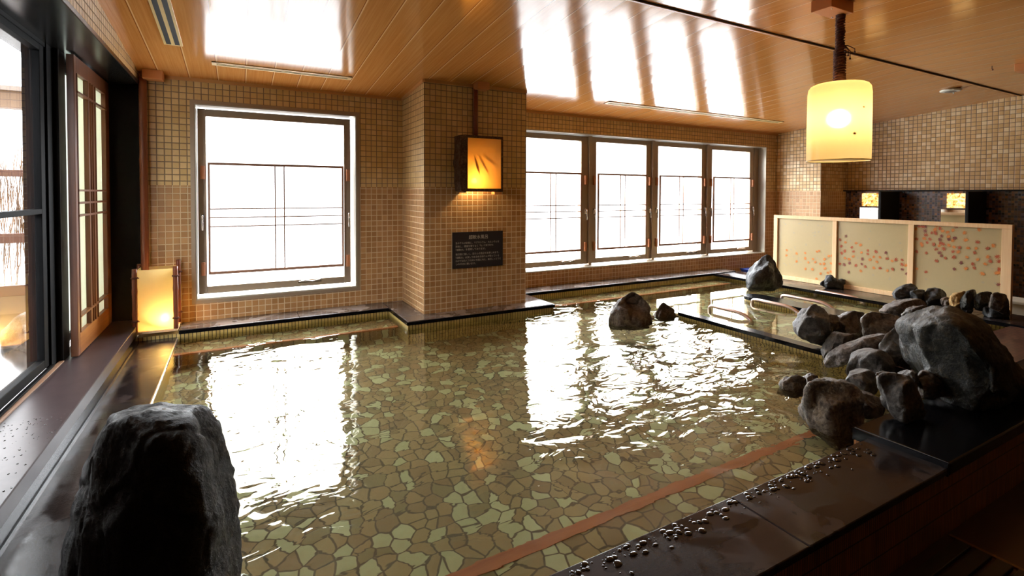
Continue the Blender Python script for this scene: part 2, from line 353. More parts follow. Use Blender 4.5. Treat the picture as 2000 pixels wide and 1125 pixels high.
def portal(name, loc, rot, sx, sy):
    l = bpy.data.lights.new(name, 'AREA'); l.shape = 'RECTANGLE'; l.size = sx; l.size_y = sy; l.cycles.is_portal = True
    o = bpy.data.objects.new(name, l); C.objects.link(o); o.location = (loc[0], loc[1], loc[2]+ZO); o.rotation_euler = rot
portal('window_daylight', (.336, 5.07, -.083), (R(-90), 0, 0), 1.28, 1.62)
portal('window_daylight', (4.85, 5.07, -.083), (R(-90), 0, 0), 4.3, 1.62)
portal('window_daylight', (-1.06, 3.35, -.08), (0, R(-90), 0), 1.85, 2.7)
def lamp(name, loc, w, col, r=.03):
    l = bpy.data.lights.new(name, 'POINT'); l.energy = w; l.color = col; l.shadow_soft_size = r
    o = bpy.data.objects.new(name, l); C.objects.link(o); o.location = (loc[0], loc[1], loc[2]+ZO); return o
# ------------------------------------------------------------------ room shell
YB, XR, XRR = 4.803, 7.25, 7.94
FL, LG, WT = -1.325, -1.05, -1.105
def ceilz(y): return .918+.0945*(YB-y) if y > 2.3 else 1.155
S = 'structure'
def wall_holes(y0, y1, x0, x1, z0, z1, holes):
    m = MB(); xs = sorted({x0, x1, *[h[0] for h in holes], *[h[1] for h in holes]})
    for a, b in zip(xs, xs[1:]):
        hs = [h for h in holes if h[0] <= a and h[1] >= b]
        if not hs: m.box(a, b, y0, y1, z0, z1)
        else: h = hs[0]; m.box(a, b, y0, y1, z0, h[2]); m.box(a, b, y0, y1, h[3], z1)
    return m
W1 = (-.306, .978, -.886, .720); W2 = (2.66, 7.0, -.890, .714)
wall_holes(YB, 5.10, -.95, XRR+.3, -1.75, 1.3, [W1, W2]).build('wall_back', M['tile'], None, 'mosaic tiled wall with the daylight windows, ochre above brown', 'wall', kind=S)
bx(1.41, 2.43, 4.16, YB-.001, -1.75, 1.3).build('wall_pillar', M['tile'], None, 'square tiled pillar between the single window and the row of windows', 'wall', kind=S)
bx(XR, XRR+.3, 4.137, YB-.001, -1.75, 1.3).build('wall_pier', M['tile'], None, 'tiled pier in the far right corner', 'wall', kind=S)
bx(XRR, XRR+.3, -3.5, 4.136, -1.75, 1.3).build('wall_right', M['tile'], None, 'beige mosaic wall above the washing stations', 'wall', kind=S)
bx(-1.3, XRR+.3, -3.8, -3.5, -1.75, 1.3).build('wall_front', M['wallD'], None, 'brown wall behind the viewer', 'wall', kind=S)
m = bx(-1.10, -.66, -3.5, YB-.001, .850, 1.35); m.build('wall_left', M['tile'], None, 'tiled band above the garden glass doors', 'wall', kind=S)
bx(-1.10, -.94, -3.5, 2.0, -1.75, .85).build('wall_left', M['wallD'], None, 'brown wall beside the garden glass', 'wall', kind=S)
bx(-1.12, -.655, -3.5, YB-.002, .822, .852, bev=.004).build('trim_1', M['soffit'], None, 'glossy black soffit over the garden window sill', 'soffit', kind=S)
bx(-.95, -.665, 4.785, YB-.0015, -.99, .822).build('trim_2', M['blackp'], None, 'black end panel beside the paper door', 'panel', kind=S)
# ceiling: sloped boards falling to the window wall, then flat
m = MB(); T = .08
for (ya, yb) in ((2.3, YB+.1), (-3.6, 2.3)):
    za, zb = (ceilz(2.3001), ceilz(yb)) if ya == 2.3 else (1.155, 1.155)
    m.prism([(-1.2, ya, za), (-1.2, yb, zb), (-1.2, yb, zb+T), (-1.2, ya, za+T)], (XRR+1.4, 0, 0))
m.build('ceiling', M['ceil'], None, 'glossy orange wood-board ceiling sloping down to the windows', 'ceiling', kind=S)
z = ceilz(2.3001)
m = MB(); m.box(-.66, XRR, 2.285, 2.30, z-.012, z+.01); m.build('trim_3', M['trimw'], None, 'thin pale trim crossing the ceiling where the slope starts', 'trim', kind=S)
m = MB(); m.box(-.66, XRR, 2.278, 2.285, z-.006, z+.01); m.build('trim_4', M['slot'], None, 'dark shadow gap along the ceiling trim', 'trim', kind=S)
def ctrim(x0, x1, y0, y1):
    m = MB(); a, b = ceilz(y0), ceilz(y1)
    m.prism([(x0, y0, a-.026), (x0, y1, b-.026), (x0, y1, b+.002), (x0, y0, a+.002)], (x1-x0, 0, 0)); return m
ctrim(-.66, 1.41, YB-.012, YB).build('trim_5', M['trimw'], None, 'wooden cornice above the single window', 'trim', kind=S)
ctrim(2.43, XR, YB-.012, YB).build('trim_6', M['trimw'], None, 'wooden cornice above the row of windows', 'trim', kind=S)
ctrim(1.398, 1.41, 4.16, YB-.012).build('trim_7', M['trimw'], None, 'wooden cornice on the left face of the pillar', 'trim', kind=S)
ctrim(1.41, 2.43, 4.148, 4.16).build('trim_8', M['trimw'], None, 'wooden cornice on the front face of the pillar', 'trim', kind=S)
# floors
bx(-1.3, XRR+.3, -3.8, .874, FL-.1, FL).build('floor', M['floor'], None, 'dark brown washing floor in front of the bath', 'floor', kind=S)
bx(6.081, XRR+.05, .875, YB, FL-.1, FL).build('floor_right', M['floor'], None, 'dark floor between the leaf screen and the washing stations', 'floor', kind=S)
# ------------------------------------------------------------------ bath basin
BZ, FZ = -1.285, -1.56
if not REFR: BZ, FZ = -1.20, -1.38
m = MB(); m.box(-.66, 5.7, .86, 5.0, FZ-.1, FZ); m.build('bath_floor', M['pave'], None, 'crazy-paved stone bottom of the bath under water', 'bath floor', kind=S)
m = MB()
m.box(-.41, 3.47, 1.14, 1.44, FZ, BZ-.001)
m.box(-.41, 1.21, 4.26, 4.54, FZ, BZ-.001); m.box(2.63, 5.55, 4.26, 4.54, FZ, BZ-.001)
m.build('bath_bench', M['pave'], None, 'submerged crazy-paved seat bench round the bath', 'bench', kind=S)
m = MB(); m.box(-.41, 3.47, 1.415, 1.465, BZ-.03, BZ+.002); m.box(-.41, 1.21, 4.24, 4.28, BZ-.03, BZ+.002); m.box(2.63, 5.5, 4.24, 4.28, BZ-.03, BZ+.002)
m.build('bench_nosing', M['nose'], None, 'orange tile nosing strip along the submerged bench', 'nosing', kind=S)
m = MB()     # inner faces of the basin in upright strip tile
m.box(-.655, -.41, 1.14, 4.54, FZ, -1.125)
m.box(-.66, 1.21, 4.54, YB, FZ, -1.075); m.box(1.21, 2.63, 3.97, YB, FZ, -1.075); m.box(2.63, 5.98, 4.54, YB, FZ, -1.075)
m.box(5.65, 6.08, .88, 4.54, FZ, -1.075)
m.build('bath_wall', M['strip'], None, 'strip-tiled inner walls of the bath below the stone ledges', 'bath wall', kind=S)
m = MB(); m.box(-.655, 2.39, .875, 1.135, FZ, -1.075); m.box(2.39, 5.645, .875, 1.2, FZ, -1.075)
m.build('bath_wall', M['strip_out'], None, 'front wall of the bath clad in narrow upright brown tiles', 'bath wall', kind=S)
# coping stones (each slab is its own stone)
def slab(x0, x1, y0, y1, z1, mat, label, th=.026, bev=.004):
    return bx(x0+.0012, x1-.0012, y0+.0012, y1-.0012, z1-th, z1, bev=bev).build('coping_slab', M[mat], None, label, 'coping slab', kind=S)
slab(-.66, 1.49, .86, 1.14, LG, 'copX', 'near dark coping slab with water beads on the front rim')
slab(1.49, 2.385, .86, 1.14, LG, 'copX', 'dark coping slab left of the raised black slab, splashed with water')
slab(-.40, .45, 4.54, YB, LG, 'copG', 'grey coping slab beside the floor lantern')
slab(.45, 1.21, 4.54, YB, LG, 'copG', 'grey coping slab under the right half of the single window')
slab(1.21, 1.41, 4.16, YB, LG, 'copG', 'grey coping slab on the left of the pillar foot')
slab(1.21, 1.93, 3.97, 4.16, LG, 'copG', 'grey coping slab under the notice on the pillar')
slab(1.93, 2.63, 3.97, 4.16, LG, 'copG', 'grey coping slab at the front right corner of the pillar')
slab(2.43, 2.63, 4.16, YB, LG, 'copG', 'grey coping slab on the right of the pillar foot')
slab(2.63, 4.3, 4.54, YB, LG, 'copG', 'long grey coping slab under the left windows of the row')
slab(4.3, 5.98, 4.54, YB, LG, 'copG', 'long grey coping slab under the right windows of the row')
slab(5.55, 6.08, 3.3, 4.538, LG-.012, 'copY', 'dark ledge slab behind the tall pointed rock')
slab(5.55, 6.08, 1.9, 3.3, LG-.012, 'copY', 'dark ledge slab in front of the leaf screen')
slab(5.55, 6.08, .86, 1.9, LG-.012, 'copY', 'dark ledge slab at the right end of the leaf screen')
# black drip edges under the pale slabs
m = MB()
for a in ((-.40, 1.205, 4.532, 4.54), (1.202, 1.21, 3.962, 4.54), (1.202, 2.638, 3.962, 3.97), (2.63, 2.638, 3.97, 4.54), (2.638, 5.98, 4.532, 4.54), (5.54, 5.55, .9, 4.54)):
    m.box(a[0], a[1], a[2], a[3], LG-.03, LG-.004)
m.build('trim_9', M['copB'], None, 'black stone edge round the bath ledges', 'edge', kind=S)
# left wet ledge, gutter step and window sill
bx(-.655, -.408, 1.14, 3.05, WT-.03, WT+.006).build('coping_slab', M['copY'], None, 'wet dark left ledge slab beside the big foreground rock', 'coping slab', kind=S)
bx(-.655, -.408, 3.052, 4.53, WT-.03, WT+.006).build('coping_slab', M['copY'], None, 'wet dark left ledge slab in front of the floor lantern', 'coping slab', kind=S)
bx(-.412, -.40, 1.14, 4.53, WT-.03, WT+.008, bev=.003).build('trim_10', M['steel'], None, 'bright metal lip along the left edge of the bath', 'trim', kind=S)
bx(-.95, -.66, -3.4, 4.784, -1.06, -.99, bev=.004).build('trim_11', M['sill'], None, 'dark stone sill below the garden glass doors', 'sill', kind=S)
bx(-.95, -.664, -3.4, 4.6, -1.3, -1.06).build('trim_12', M['copB'], None, 'black stone fascia under the garden window sill', 'fascia', kind=S)
bx(-.664, -.640, 1.14, 4.5, -1.3, -1.088).build('trim_13', M['copB'], None, 'narrow black upstand along the left ledge', 'upstand', kind=S)
# raised black slab with rocks, deck behind it
bx(2.388, 5.0, .858, 1.2, LG-.03, LG+.022, bev=.006).build('coping_slab', M['copB'], None, 'raised polished black slab carrying the rock pile', 'coping slab', kind=S)
bx(2.378, 2.3875, .86, 1.2, LG-.03, LG+.020).build('trim_14', M['copB'], None, 'grey bevelled end strip of the raised black slab', 'trim', kind=S)
bx(3.56, 5.54, 1.2, 1.62, FZ, LG-.02).build('bath_deck', M['deck'], None, 'low brown mosaic deck behind the large boulder', 'deck', kind=S)
# low lane dividers in the bath
def divider(x0, x1, y0, y1, label, zt=-1.062):
    t = thing('lane_divider', ((x0+x1)/2, (y0+y1)/2, FZ), label, 'lane divider', 'low dividers between the lying lanes')
    r = (x1-x0)/2; cx = (x0+x1)/2
    def prof(d):
        pts = [(x0-d, y0), (x1+d, y0)]
        for k in range(13): a = math.pi*k/12; pts.append((cx+(r+d)*math.cos(a), y1-r+(r+d)*math.sin(a)))
        return pts
    MB().prism([(p[0], p[1], FZ) for p in prof(-.004)], (0, 0, zt-.03-FZ)).build('tiled_side', M['strip'], t)
    MB().prism([(p[0], p[1], zt-.03) for p in prof(.004)], (0, 0, .03)).build('stone_top', M['copB'], t)
divider(3.47, 3.56, 1.2, 3.24, 'narrow black-topped divider between the open bath and the lanes')
divider(4.62, 4.86, 1.62, 3.46, 'wide round-ended black divider between the two lying lanes')
m = MB(); m.box(3.56, 4.62, 1.62, 3.6, FZ, BZ+.02); m.box(4.86, 5.65, 1.62, 3.6, FZ, BZ+.02)
m.build('lane_bed', M['pave'], None, 'shallow stone beds of the lying lanes', 'lane bed', kind=S)
# water
m = MB(); m.poly([(-.404, 1.138, WT), (5.656, 1.138, WT), (5.656, 4.538, WT), (2.632, 4.538, WT), (2.632, 3.968, WT), (1.208, 3.968, WT), (1.208, 4.538, WT), (-.404, 4.538, WT)])
m.build('water', M['water'], None, 'clear rippling bath water reflecting the windows', 'water', kind='stuff', recalc=False)
# ------------------------------------------------------------------ windows
def win_unit(n, x0, x1, label, gl=.06, handles=True):
    t = thing('window_%d' % n, ((x0+x1)/2, 4.95, -.857), label, 'window', kind=S)
    y0, y1 = 4.93, 5.0; zb, zt = -.857, .697
    m = MB(); m.box(x0, x0+gl, y0, y1, zb, zt, bev=.003); m.box(x1-gl, x1, y0, y1, zb, zt, bev=.003)
    m.box(x0+gl, x1-gl, y0, y1, zt-.062, zt, bev=.003); m.box(x0+gl, x1-gl, y0, y1, zb, zb+.062, bev=.003)
    m.build('window_frame', M['bronze'], t)
    bx(x0+gl-.005, x1-gl+.005, 4.965, 4.969, zb+.055, zt-.055).build('pane', M['glass'], t)
    a, b, c, d = x0+gl+.012, x1-gl-.008, -.695, .25; Y0, Y1 = 4.905, 4.925
    m = MB(); m.box(a, a+.016, Y0, Y1, c, d); m.box(b-.016, b, Y0, Y1, c, d); m.box(a+.016, b-.016, Y0, Y1, d-.02, d); m.box(a+.016, b-.016, Y0, Y1, c, c+.024)
    m.build('lattice_frame', M['lat'], t)
    w = .0048; cx = a+(b-a)*.5; Yc0, Yc1 = 4.911, 4.919
    m = MB()
    for x in (cx-.037, cx+.037): m.box(x-w, x+w, Yc0, Yc1, c+.024, d-.02)
    for z in (-.141, -.215, -.291): m.box(a+.016, b-.016, Yc0-.001, Yc1+.001, z-w, z+w)
    m.build('lattice_bars', M['lat'], t)
    for x in (x0+gl*.55, x1-gl*.45):
        for z in (.11, -.70): bx(x-.014, x+.014, 4.900, 4.93, z, z+.11, bev=.002).build('wooden_block', M['block'], t)
    for s, x in ((-1, x0+gl*.5), (1, x1-gl*.35)):
        m = MB(); m.box(x-.012, x+.012, 4.918, 4.932, -.25, -.18, bev=.003); m.tube([(x, 4.92, -.19), (x, 4.895, -.20), (x, 4.89, -.32)], .007, 8); m.build('handle', M['steel'], t)
    L = x0+(x1-x0)*.62; m = MB(); m.box(L, L+.2, 4.915, 4.93, -.822, -.812); m.tube([(L+.01, 4.912, -.81), (L+.06, 4.905, -.80), (L+.12, 4.905, -.812), (L+.19, 4.912, -.80)], .005, 6)
    m.build('stay', M['steel'], t)
    return t
def reveal(w, t, lip):
    x0, x1, z0, z1 = w; m = MB()
    m.box(x0, x0+.012, YB, 5.02, z0, z1); m.box(x1-.012, x1, YB, 5.02, z0, z1); m.box(x0+.012, x1-.012, YB, 5.02, z1-.012, z1)
    m.build('reveal_lining', M['alu'], t)
    bx(x0+.012, x1-.012, YB, 5.02, z0, z0+.014).build('window_sill', M['alu'], t)
    if lip:
        m = MB(); e = .026; ya, yb = YB-.008, YB+.002
        m.box(x0-e, x0+.004, ya, yb, z0-e, z1+e); m.box(x1-.004, x1+e, ya, yb, z0-e, z1+e); m.box(x0+.004, x1-.004, ya, yb, z1-.004, z1+e); m.box(x0+.004, x1-.004, ya, yb, z0-e, z0+.004)
        m.build('surround_trim', M['bronze'], t)
t = win_unit(1, -.290, .945, 'single square window with thin lattice over bright daylight'); reveal(W1, t, True)
xs = [2.70, 3.775, 4.81, 5.855, 6.90]; nm = ['leftmost window of the row, beside the pillar', 'second window from the pillar in the row', 'third window from the pillar in the row', 'rightmost window of the row near the far corner']
for i in range(4):
    t = win_unit(i+2, xs[i]+.022, xs[i+1]-.022, nm[i], .085 if i else .10)
    if i < 3: bx(xs[i+1]-.021, xs[i+1]+.021, 4.90, 5.0, -.874, .70, bev=.003).build('mullion', M['bronze'], t)
    if i == 0: reveal(W2, t, False)
bx(6.88, 6.985, 4.925, 5.0, -.874, .70).build('window_frame', M['bronze'], t)
# ------------------------------------------------------------------ garden glass doors and paper door on the left
def glazed(n, x, y0, y1, label, mat, st=.07, zb=-.975, zt=.822, mid=None, fm='black'):
    t = thing('window_%d' % n, (x, (y0+y1)/2, zb), label, 'sliding door', kind=S)
    a, b = x-.02, x+.02; m = MB()
    m.box(a, b, y0, y0+st, zb, zt, bev=.003); m.box(a, b, y1-st, y1, zb, zt, bev=.003); m.box(a, b, y0+st, y1-st, zt-.055, zt, bev=.003); m.box(a, b, y0+st, y1-st, zb, zb+.05, bev=.003)
    if mid is not None: m.box(a, b, y0+st, y1-st, mid-.014, mid+.014, bev=.003)
    m.build('window_frame', M[fm], t); bx(x-.004, x+.004, y0+st-.005, y1-st+.005, zb+.045, zt-.05).build('pane', M[mat], t); return t
glazed(6, -.955, 2.0, 3.70, 'black framed glass door with the garden behind it', 'glass', st=.075, mid=-.108)
glazed(7, -.99, 3.86, 4.78, 'frosted glass door behind the paper door', 'frost', st=.06, fm='blackp')
bx(-1.03, -.925, 3.70, 3.80, -.99, .822).build('door_jamb', M['black'], None, 'black jamb post between the garden glass and the paper door', 'jamb', kind=S)
bx(-1.01, -.90, 3.80, 3.93, -.99, .822).build('door_jamb', M['blackp'], None, 'dark brown jamb post touching the frosted glass', 'jamb', kind=S)
m = MB()
for x in (-1.01, -.965, -.92): m.box(x-.006, x+.006, 2.0, 3.70, -.99, -.972)
m.build('door_track', M['black'], None, 'black metal sliding track on the sill', 'track', kind=S)
bx(-.918, -.895, 2.0, 3.80, -.99, -.984).build('trim_15', simple('tan_wood_strip', rgb(160, 124, 96), .5), None, 'tan strip beside the sliding track', 'strip', kind=S)
bx(-1.0, -.93, 2.0, 3.72, .80, .822).build('door_header', M['black'], None, 'black header track of the glass doors', 'header', kind=S)
t = thing('shoji_door', (-.86, 4.31, -.985), 'brown wooden lattice door with glowing white paper', 'paper door')
X0, X1, A, B, z0, z1 = -.878, -.842, 3.858, 4.765, -.985, .812
m = MB(); m.box(X0, X1, A, A+.045, z0, z1, bev=.003); m.box(X0, X1, B-.10, B, z0, z1, bev=.003); m.build('stile', M['woodD'], t)
bx(X0, X1, A+.045, B-.10, z1-.10, z1, bev=.003).build('top_rail', M['woodD'], t)
bx(X0, X1, A+.045, B-.10, z0, z0+.13, bev=.003).build('bottom_rail', wood('rail_wood', rgb(128, 72, 34), rgb(158, 98, 52), 1, .35), t)
bx(-.868, -.866, A+.04, B-.09, z0+.12, z1-.09).build('paper_panel', M['shojip'], t)
m = MB()
for y, w in ((A+.060, .010), (4.175, .022), (4.235, .006), (4.30, .022), (4.36, .006), (B-.115, .014)): m.box(-.865, X1+.002, y-w/1.4, y+w/1.4, z0+.13, z1-.10)
for z in (.600, .008, -.068, -.145, -.755): m.box(-.865, X1+.006, A+.045, B-.10, z-.006, z+.006)
m.build('lattice_bars', M['woodD'], t)
# garden outside
m = bx(-7, -1.12, -2, 16, -1.45, -1.30); m.build('garden_ground', simple('wet_ground', rgb(52, 48, 45), .15, nz=.3, nsc=5), None, 'wet grey ground outside the glass doors', 'ground', kind=S)
bx(-6, -1.13, 7.2, 7.5, -1.3, -1.02).build('garden_wall', simple('beige_render', rgb(120, 108, 92), .7), None, 'low beige wall under the brushwood fence', 'wall', kind=S)
bx(-3.4, -3.2, -2, 6.9, -1.3, 1.25).build('garden_wall', simple('sky_block_grey', rgb(66, 62, 60), .8), None, 'unseen grey wall added beside the garden to block low sky light', 'wall', kind=S)  # added out of view to hold back low sky light from the sill
bx(-3.4, -1.13, 1.5, 7.2, 1.75, 1.85).build('garden_canopy', simple('canopy_brown', rgb(58, 50, 50), .8), None, 'flat roof canopy over the garden outside the glass doors', 'canopy', kind=S)
t = thing('brushwood_fence', (-3, 7.1, -1.0), 'sparse brushwood fence with three brown rails seen through the glass', 'fence')
for z, h in ((.19, .035), (-.485, .05), (-1.03, .055)): bx(-5.5, -1.15, 7.02, 7.08, z-h, z+h, bev=.004).build('fence_rail', simple('fence_brown', rgb(84, 54, 44), .6), t)
rnd = random.Random(3); m = MB()
for i in range(1500):
    x = rnd.uniform(-4.2, -1.2); zt = rnd.triangular(-.9, .55, .1); l = rnd.uniform(.15, .6); dx = rnd.uniform(-.06, .06); y = rnd.uniform(7.1, 7.18)
    m.tube([(x, y, max(-1.0, zt-l)), (x+dx*.5+rnd.uniform(-.01, .01), y, zt-l*.4), (x+dx, y, zt)], rnd.uniform(.0022, .0045), 3, False)
m.build('brushwood', simple('twig', rgb(110, 80, 50), .7), t, kind='stuff')
t = thing('eave_beam', (-3, 7.6, .95), 'pale beam structure above the fence outside', 'beam')
bx(-6, -1.15, 7.6, 7.75, .93, 1.12).build('beam', simple('eave_paint', rgb(120, 98, 80), .6), t); bx(-6, -1.15, 7.55, 7.6, 1.12, 1.17).build('gutter', simple('gutter_grey', rgb(140, 128, 120), .5), t)
# ------------------------------------------------------------------ rocks
def rock(pts, d, th, mat=None, label=None, seed=0, group=None, org=(0, 0), sc=1., n=84, rings=38, name='rock', amp=.075, facets=14, p=.55, fh=(.60, .88), ext=0.0, dc=.0, zmin=None, cat='rock'):
    """pts outline the rock as seen; it stands at depth d with real thickness th and a faceted, rounded body"""
    rnd = random.Random(seed*7+11)
    P2 = [(org[0]+x/sc, org[1]+y/sc) for x, y in pts]
    W3 = [ond(x, y, d) for x, y in P2]
    U = [(w.dot(RH), w.z) for w in W3]
    if ext:
        zm = min(u[1] for u in U); cu = sum(u[0] for u in U)/len(U); zr = max(u[1] for u in U)-zm
        U = [(cu+(u-cu)*(1+.12*max(0, 1-(z-zm)/(.3*zr))), z-ext*max(0, 1-(z-zm)/(.3*zr))) for u, z in U]
    # resample evenly along the outline, lightly rounded
    L = [0]; k = len(U)
    for i in range(k): L.append(L[-1]+math.dist(U[i], U[(i+1) % k]))
    out = []
    for j in range(n):
        s = L[-1]*j/n; i = max(q for q in range(k) if L[q] <= s+1e-9); f = (s-L[i])/max(1e-9, L[i+1]-L[i]); a, b = U[i], U[(i+1) % k]
        out.append((a[0]+(b[0]-a[0])*f, a[1]+(b[1]-a[1])*f))
    out = [((out[j-1][0]+2*out[j][0]+out[(j+1) % n][0])/4, (out[j-1][1]+2*out[j][1]+out[(j+1) % n][1])/4) for j in range(n)]
    cx = sum(u[0] for u in out)/n; cz = sum(u[1] for u in out)/n
    size = max(max(u[0] for u in out)-min(u[0] for u in out), max(u[1] for u in out)-min(u[1] for u in out))
    base = FH*(d+dc) + RH*0
    org3 = FH*(d+dc)+RH*cx+UP*cz
    planes = []
    for q in range(facets):
        a = rnd.uniform(0, 2*math.pi); e = rnd.uniform(.35, .95); sgn = 1 if q % 4 == 3 else -1
        nv = (RH*math.cos(a)+UP*math.sin(a))*math.sqrt(1-e*e)+FH*e*sgn
        planes.append((nv, rnd.uniform(*fh)))
    bm = bmesh.new(); rows = []
    def sup(nv): # support of the body in direction nv
        return math.sqrt((nv.dot(FH)*th)**2+(nv.dot(RH)*size*.45)**2+(nv.z*size*.45)**2)
    def place(u, w, sc_, v):
        q = RH*((u-cx)*sc_)+UP*((w-cz)*sc_)+FH*v
        for nv, h in planes:
            e = q.dot(nv)-sup(nv)*h
            if e > 0: q = q-nv*e*min(1, abs(v)/(th*.45))
        vv = q.dot(FH); k = 1+min(0, vv)/(d+dc)            # the near side tapers so the outline stays the one seen
        uu, ww = q.dot(RH)+cx, q.z+cz
        return RH*(uu*k-cx)+UP*((ww*k if w > cz else ww)-cz)+FH*vv
    for r in range(1, rings):
        ph = -math.pi/2+math.pi*r/rings
        rows.append([bm.verts.new(place(u, w, math.cos(ph)**p, math.sin(ph)*th)) for u, w in out])
    c0 = bm.verts.new(FH*-th*.9); c1 = bm.verts.new(FH*th*.9)
    for a, b in zip(rows, rows[1:]):
        for j in range(n): bm.faces.new((a[j], a[(j+1) % n], b[(j+1) % n], b[j]))
    for j in range(n): bm.faces.new((c0, rows[0][(j+1) % n], rows[0][j])); bm.faces.new((c1, rows[-1][j], rows[-1][(j+1) % n]))
    for _ in range(3): bmesh.ops.smooth_vert(bm, verts=bm.verts, factor=.5, use_axis_x=True, use_axis_y=True, use_axis_z=True)
    bmesh.ops.recalc_face_normals(bm, faces=bm.faces); bm.normal_update()
    off = Vector((seed*3.1, seed*1.7, seed*.9)); mv = {}
    for v in bm.verts:
        q = v.co/size
        vd = noise.voronoi(q*3.1+off+noise.noise_vector(q*2.3)*.25)[0]; crack = max(0, 1-(vd[1]-vd[0])*9)
        d1 = noise.fractal(q*2.2+off, .8, 2.1, 6)*.8 + (noise.ridged_multi_fractal(q*3.2+off*2, .8, 2.2, 5, 1., 2.)-1.)*.42 - crack*.28
        mv[v] = v.normal*d1*amp*size*.7
    for v in bm.verts: v.co += mv[v]
    for f in bm.faces: f.smooth = True
    bmesh.ops.translate(bm, verts=bm.verts, vec=org3)
    if zmin is not None:
        for v in bm.verts:
            if v.co.z < zmin: v.co.z = zmin
    m = MB(); m.b.free(); m.b = bm
    return m.build(name, M[mat], None, label, cat, group)
Z3 = dict(org=(1440, 560), sc=6.25); Z4 = dict(org=(1480, 700), sc=5.263); Z2 = dict(org=(1700, 560), sc=4.327); ZG = dict(org=(1680, 520), sc=6.25)
G1 = 'rock pile on the edge of the bath'; G2 = 'small rocks along the foot of the leaf screen'
# rocks standing in the water
rock([(165,440),(175,400),(190,370),(240,300),(300,240),(345,195),(375,190),(430,205),(460,260),(490,320),(505,370),(503,440),(480,470),(330,490),(190,475)], dep(1228,630,WT), .13, 'rockB', 'brown rounded rock standing alone in the middle of the bath', 1, org=(1150,520), sc=4.255, ext=.25)
rock([(520,405),(560,375),(585,340),(600,310),(625,290),(680,330),(720,350),(745,395),(700,412),(600,412)], dep(1300,616,WT), .06, 'rockB', 'small dark rock at the far end of the narrow divider', 2, org=(1150,520), sc=4.255, ext=.2)
rock([(845,700),(900,640),(960,570),(1020,490),(1060,420),(1120,380),(1170,360),(1220,390),(1270,430),(1330,490),(1340,580),(1380,680),(1425,770),(1420,812),(1330,830),(1290,855),(1180,875),(1080,890),(1000,880),(860,845),(848,770)], 5.72, .14, 'rockS', 'tall pointed grey rock before the end post of the leaf screen below the window row', 3, org=(1360,450), sc=8.333, ext=.12)
rock([(530,775),(560,760),(575,735),(605,728),(650,758),(740,765),(755,812),(700,825),(580,818),(535,800)], dep(1643,563,LG-.012), .06, 'rockS', 'low dark rock with a raised head on the ledge below the leaf screen', 4, G2, org=(1450,330), sc=3.516)
# rock pile
d0 = dep(1600, 678, LG)
rock([(950,190),(1030,230),(1100,310),(1120,420),(1150,560),(1140,620),(1075,745),(1000,715),(880,660),(760,625),(725,570),(740,500),(790,420),(830,320),(880,230)], d0+.02, .13, 'rockG', 'pale grey egg-shaped rock leaning on the narrow divider', 5, G1, **Z3)
rock([(1090,330),(1170,330),(1250,370),(1260,560),(1200,640),(1120,640),(1120,430)], d0+.22, .08, 'rockB', 'brown rock tucked behind the pale egg-shaped rock', 6, G1, **Z3)
rock([(1250,380),(1330,340),(1440,290),(1560,300),(1580,360),(1560,480),(1550,600),(1500,680),(1400,700),(1290,700),(1230,560)], d0+.20, .09, 'rockB', 'blocky brown rock with a shadowed face, second row of the pile', 7, G1, **Z3)
rock([(1160,600),(1230,560),(1330,575),(1480,570),(1540,650),(1480,740),(1280,800),(1180,850),(1110,890),(1060,900),(1035,860),(1100,730)], d0-.10, .09, 'rockG', 'sloping grey rock wedged under the blocky brown rock', 8, G1, **Z3)
rock([(1530,380),(1600,310),(1650,290),(1750,320),(1900,350),(2040,400),(2150,470),(2230,560),(2240,760),(2150,860),(1900,760),(1600,690),(1530,600)], d0-.02, .11, 'rockB', 'broad olive-brown rock in the middle of the pile', 9, G1, **Z3)
rock([(1045,970),(1060,940),(1100,900),(1200,800),(1400,700),(1600,630),(1700,600),(1790,570),(1850,590),(1840,700),(1780,780),(1700,790),(1560,820),(1400,890),(1350,925),(1200,985),(1100,992)], d0-.30, .08, 'rockW', 'long pale streaked rock pointing down towards the water', 10, G1, amp=.045, **Z3)
rock([(70,500),(110,440),(130,400),(150,375),(215,342),(260,370),(300,400),(370,470),(420,530),(447,590),(440,680),(400,704),(300,695),(200,655),(110,580)], d0-.46, .10, 'rockG', 'grey rock with a bright cracked crest beside the big boulder', 11, G1, **Z2)
rock([(1295,1050),(1310,980),(1380,900),(1420,850),(1560,790),(1700,765),(1800,780),(1880,840),(1930,950),(1930,1080),(1850,1160),(1650,1140),(1450,1120),(1330,1110)], d0-.53, .11, 'rockG', 'smooth grey rounded rock under the streaked one', 12, G1, amp=.035, **Z3)
rock([(890,215),(960,165),(1150,118),(1200,150),(1235,230),(1255,330),(1220,380),(1100,385),(1000,330),(900,250)], d0-.72, .09, 'rockG', 'small smooth rock below the rounded grey one', 13, G1, amp=.035, **Z4)
dm = dep(1630, 836, WT)
rock([(475,350),(500,290),(560,240),(660,205),(760,213),(870,235),(960,262),(1040,320),(1100,400),(1110,520),(1070,650),(1010,735),(980,775),(850,755),(760,745),(610,700),(540,620),(495,575),(480,460)], dm+.06, .15, 'rockR', 'round pitted brown rock half in the water at the front of the pile', 14, G1, ext=.2, amp=.07, n=90, rings=40, **Z4)
rock([(1060,360),(1200,372),(1290,430),(1314,520),(1285,590),(1180,640),(1040,690),(1040,500)], dm+.16, .12, 'rockB', 'dark brown rock directly behind the round pitted one', 15, G1, **Z4)
rock([(225,305),(260,260),(290,230),(350,180),(430,168),(490,185),(510,240),(495,300),(380,312)], dep(1552,757,WT), .07, 'rockR', 'small tan rock breaking the water surface', 16, G1, ext=.12, **Z4)
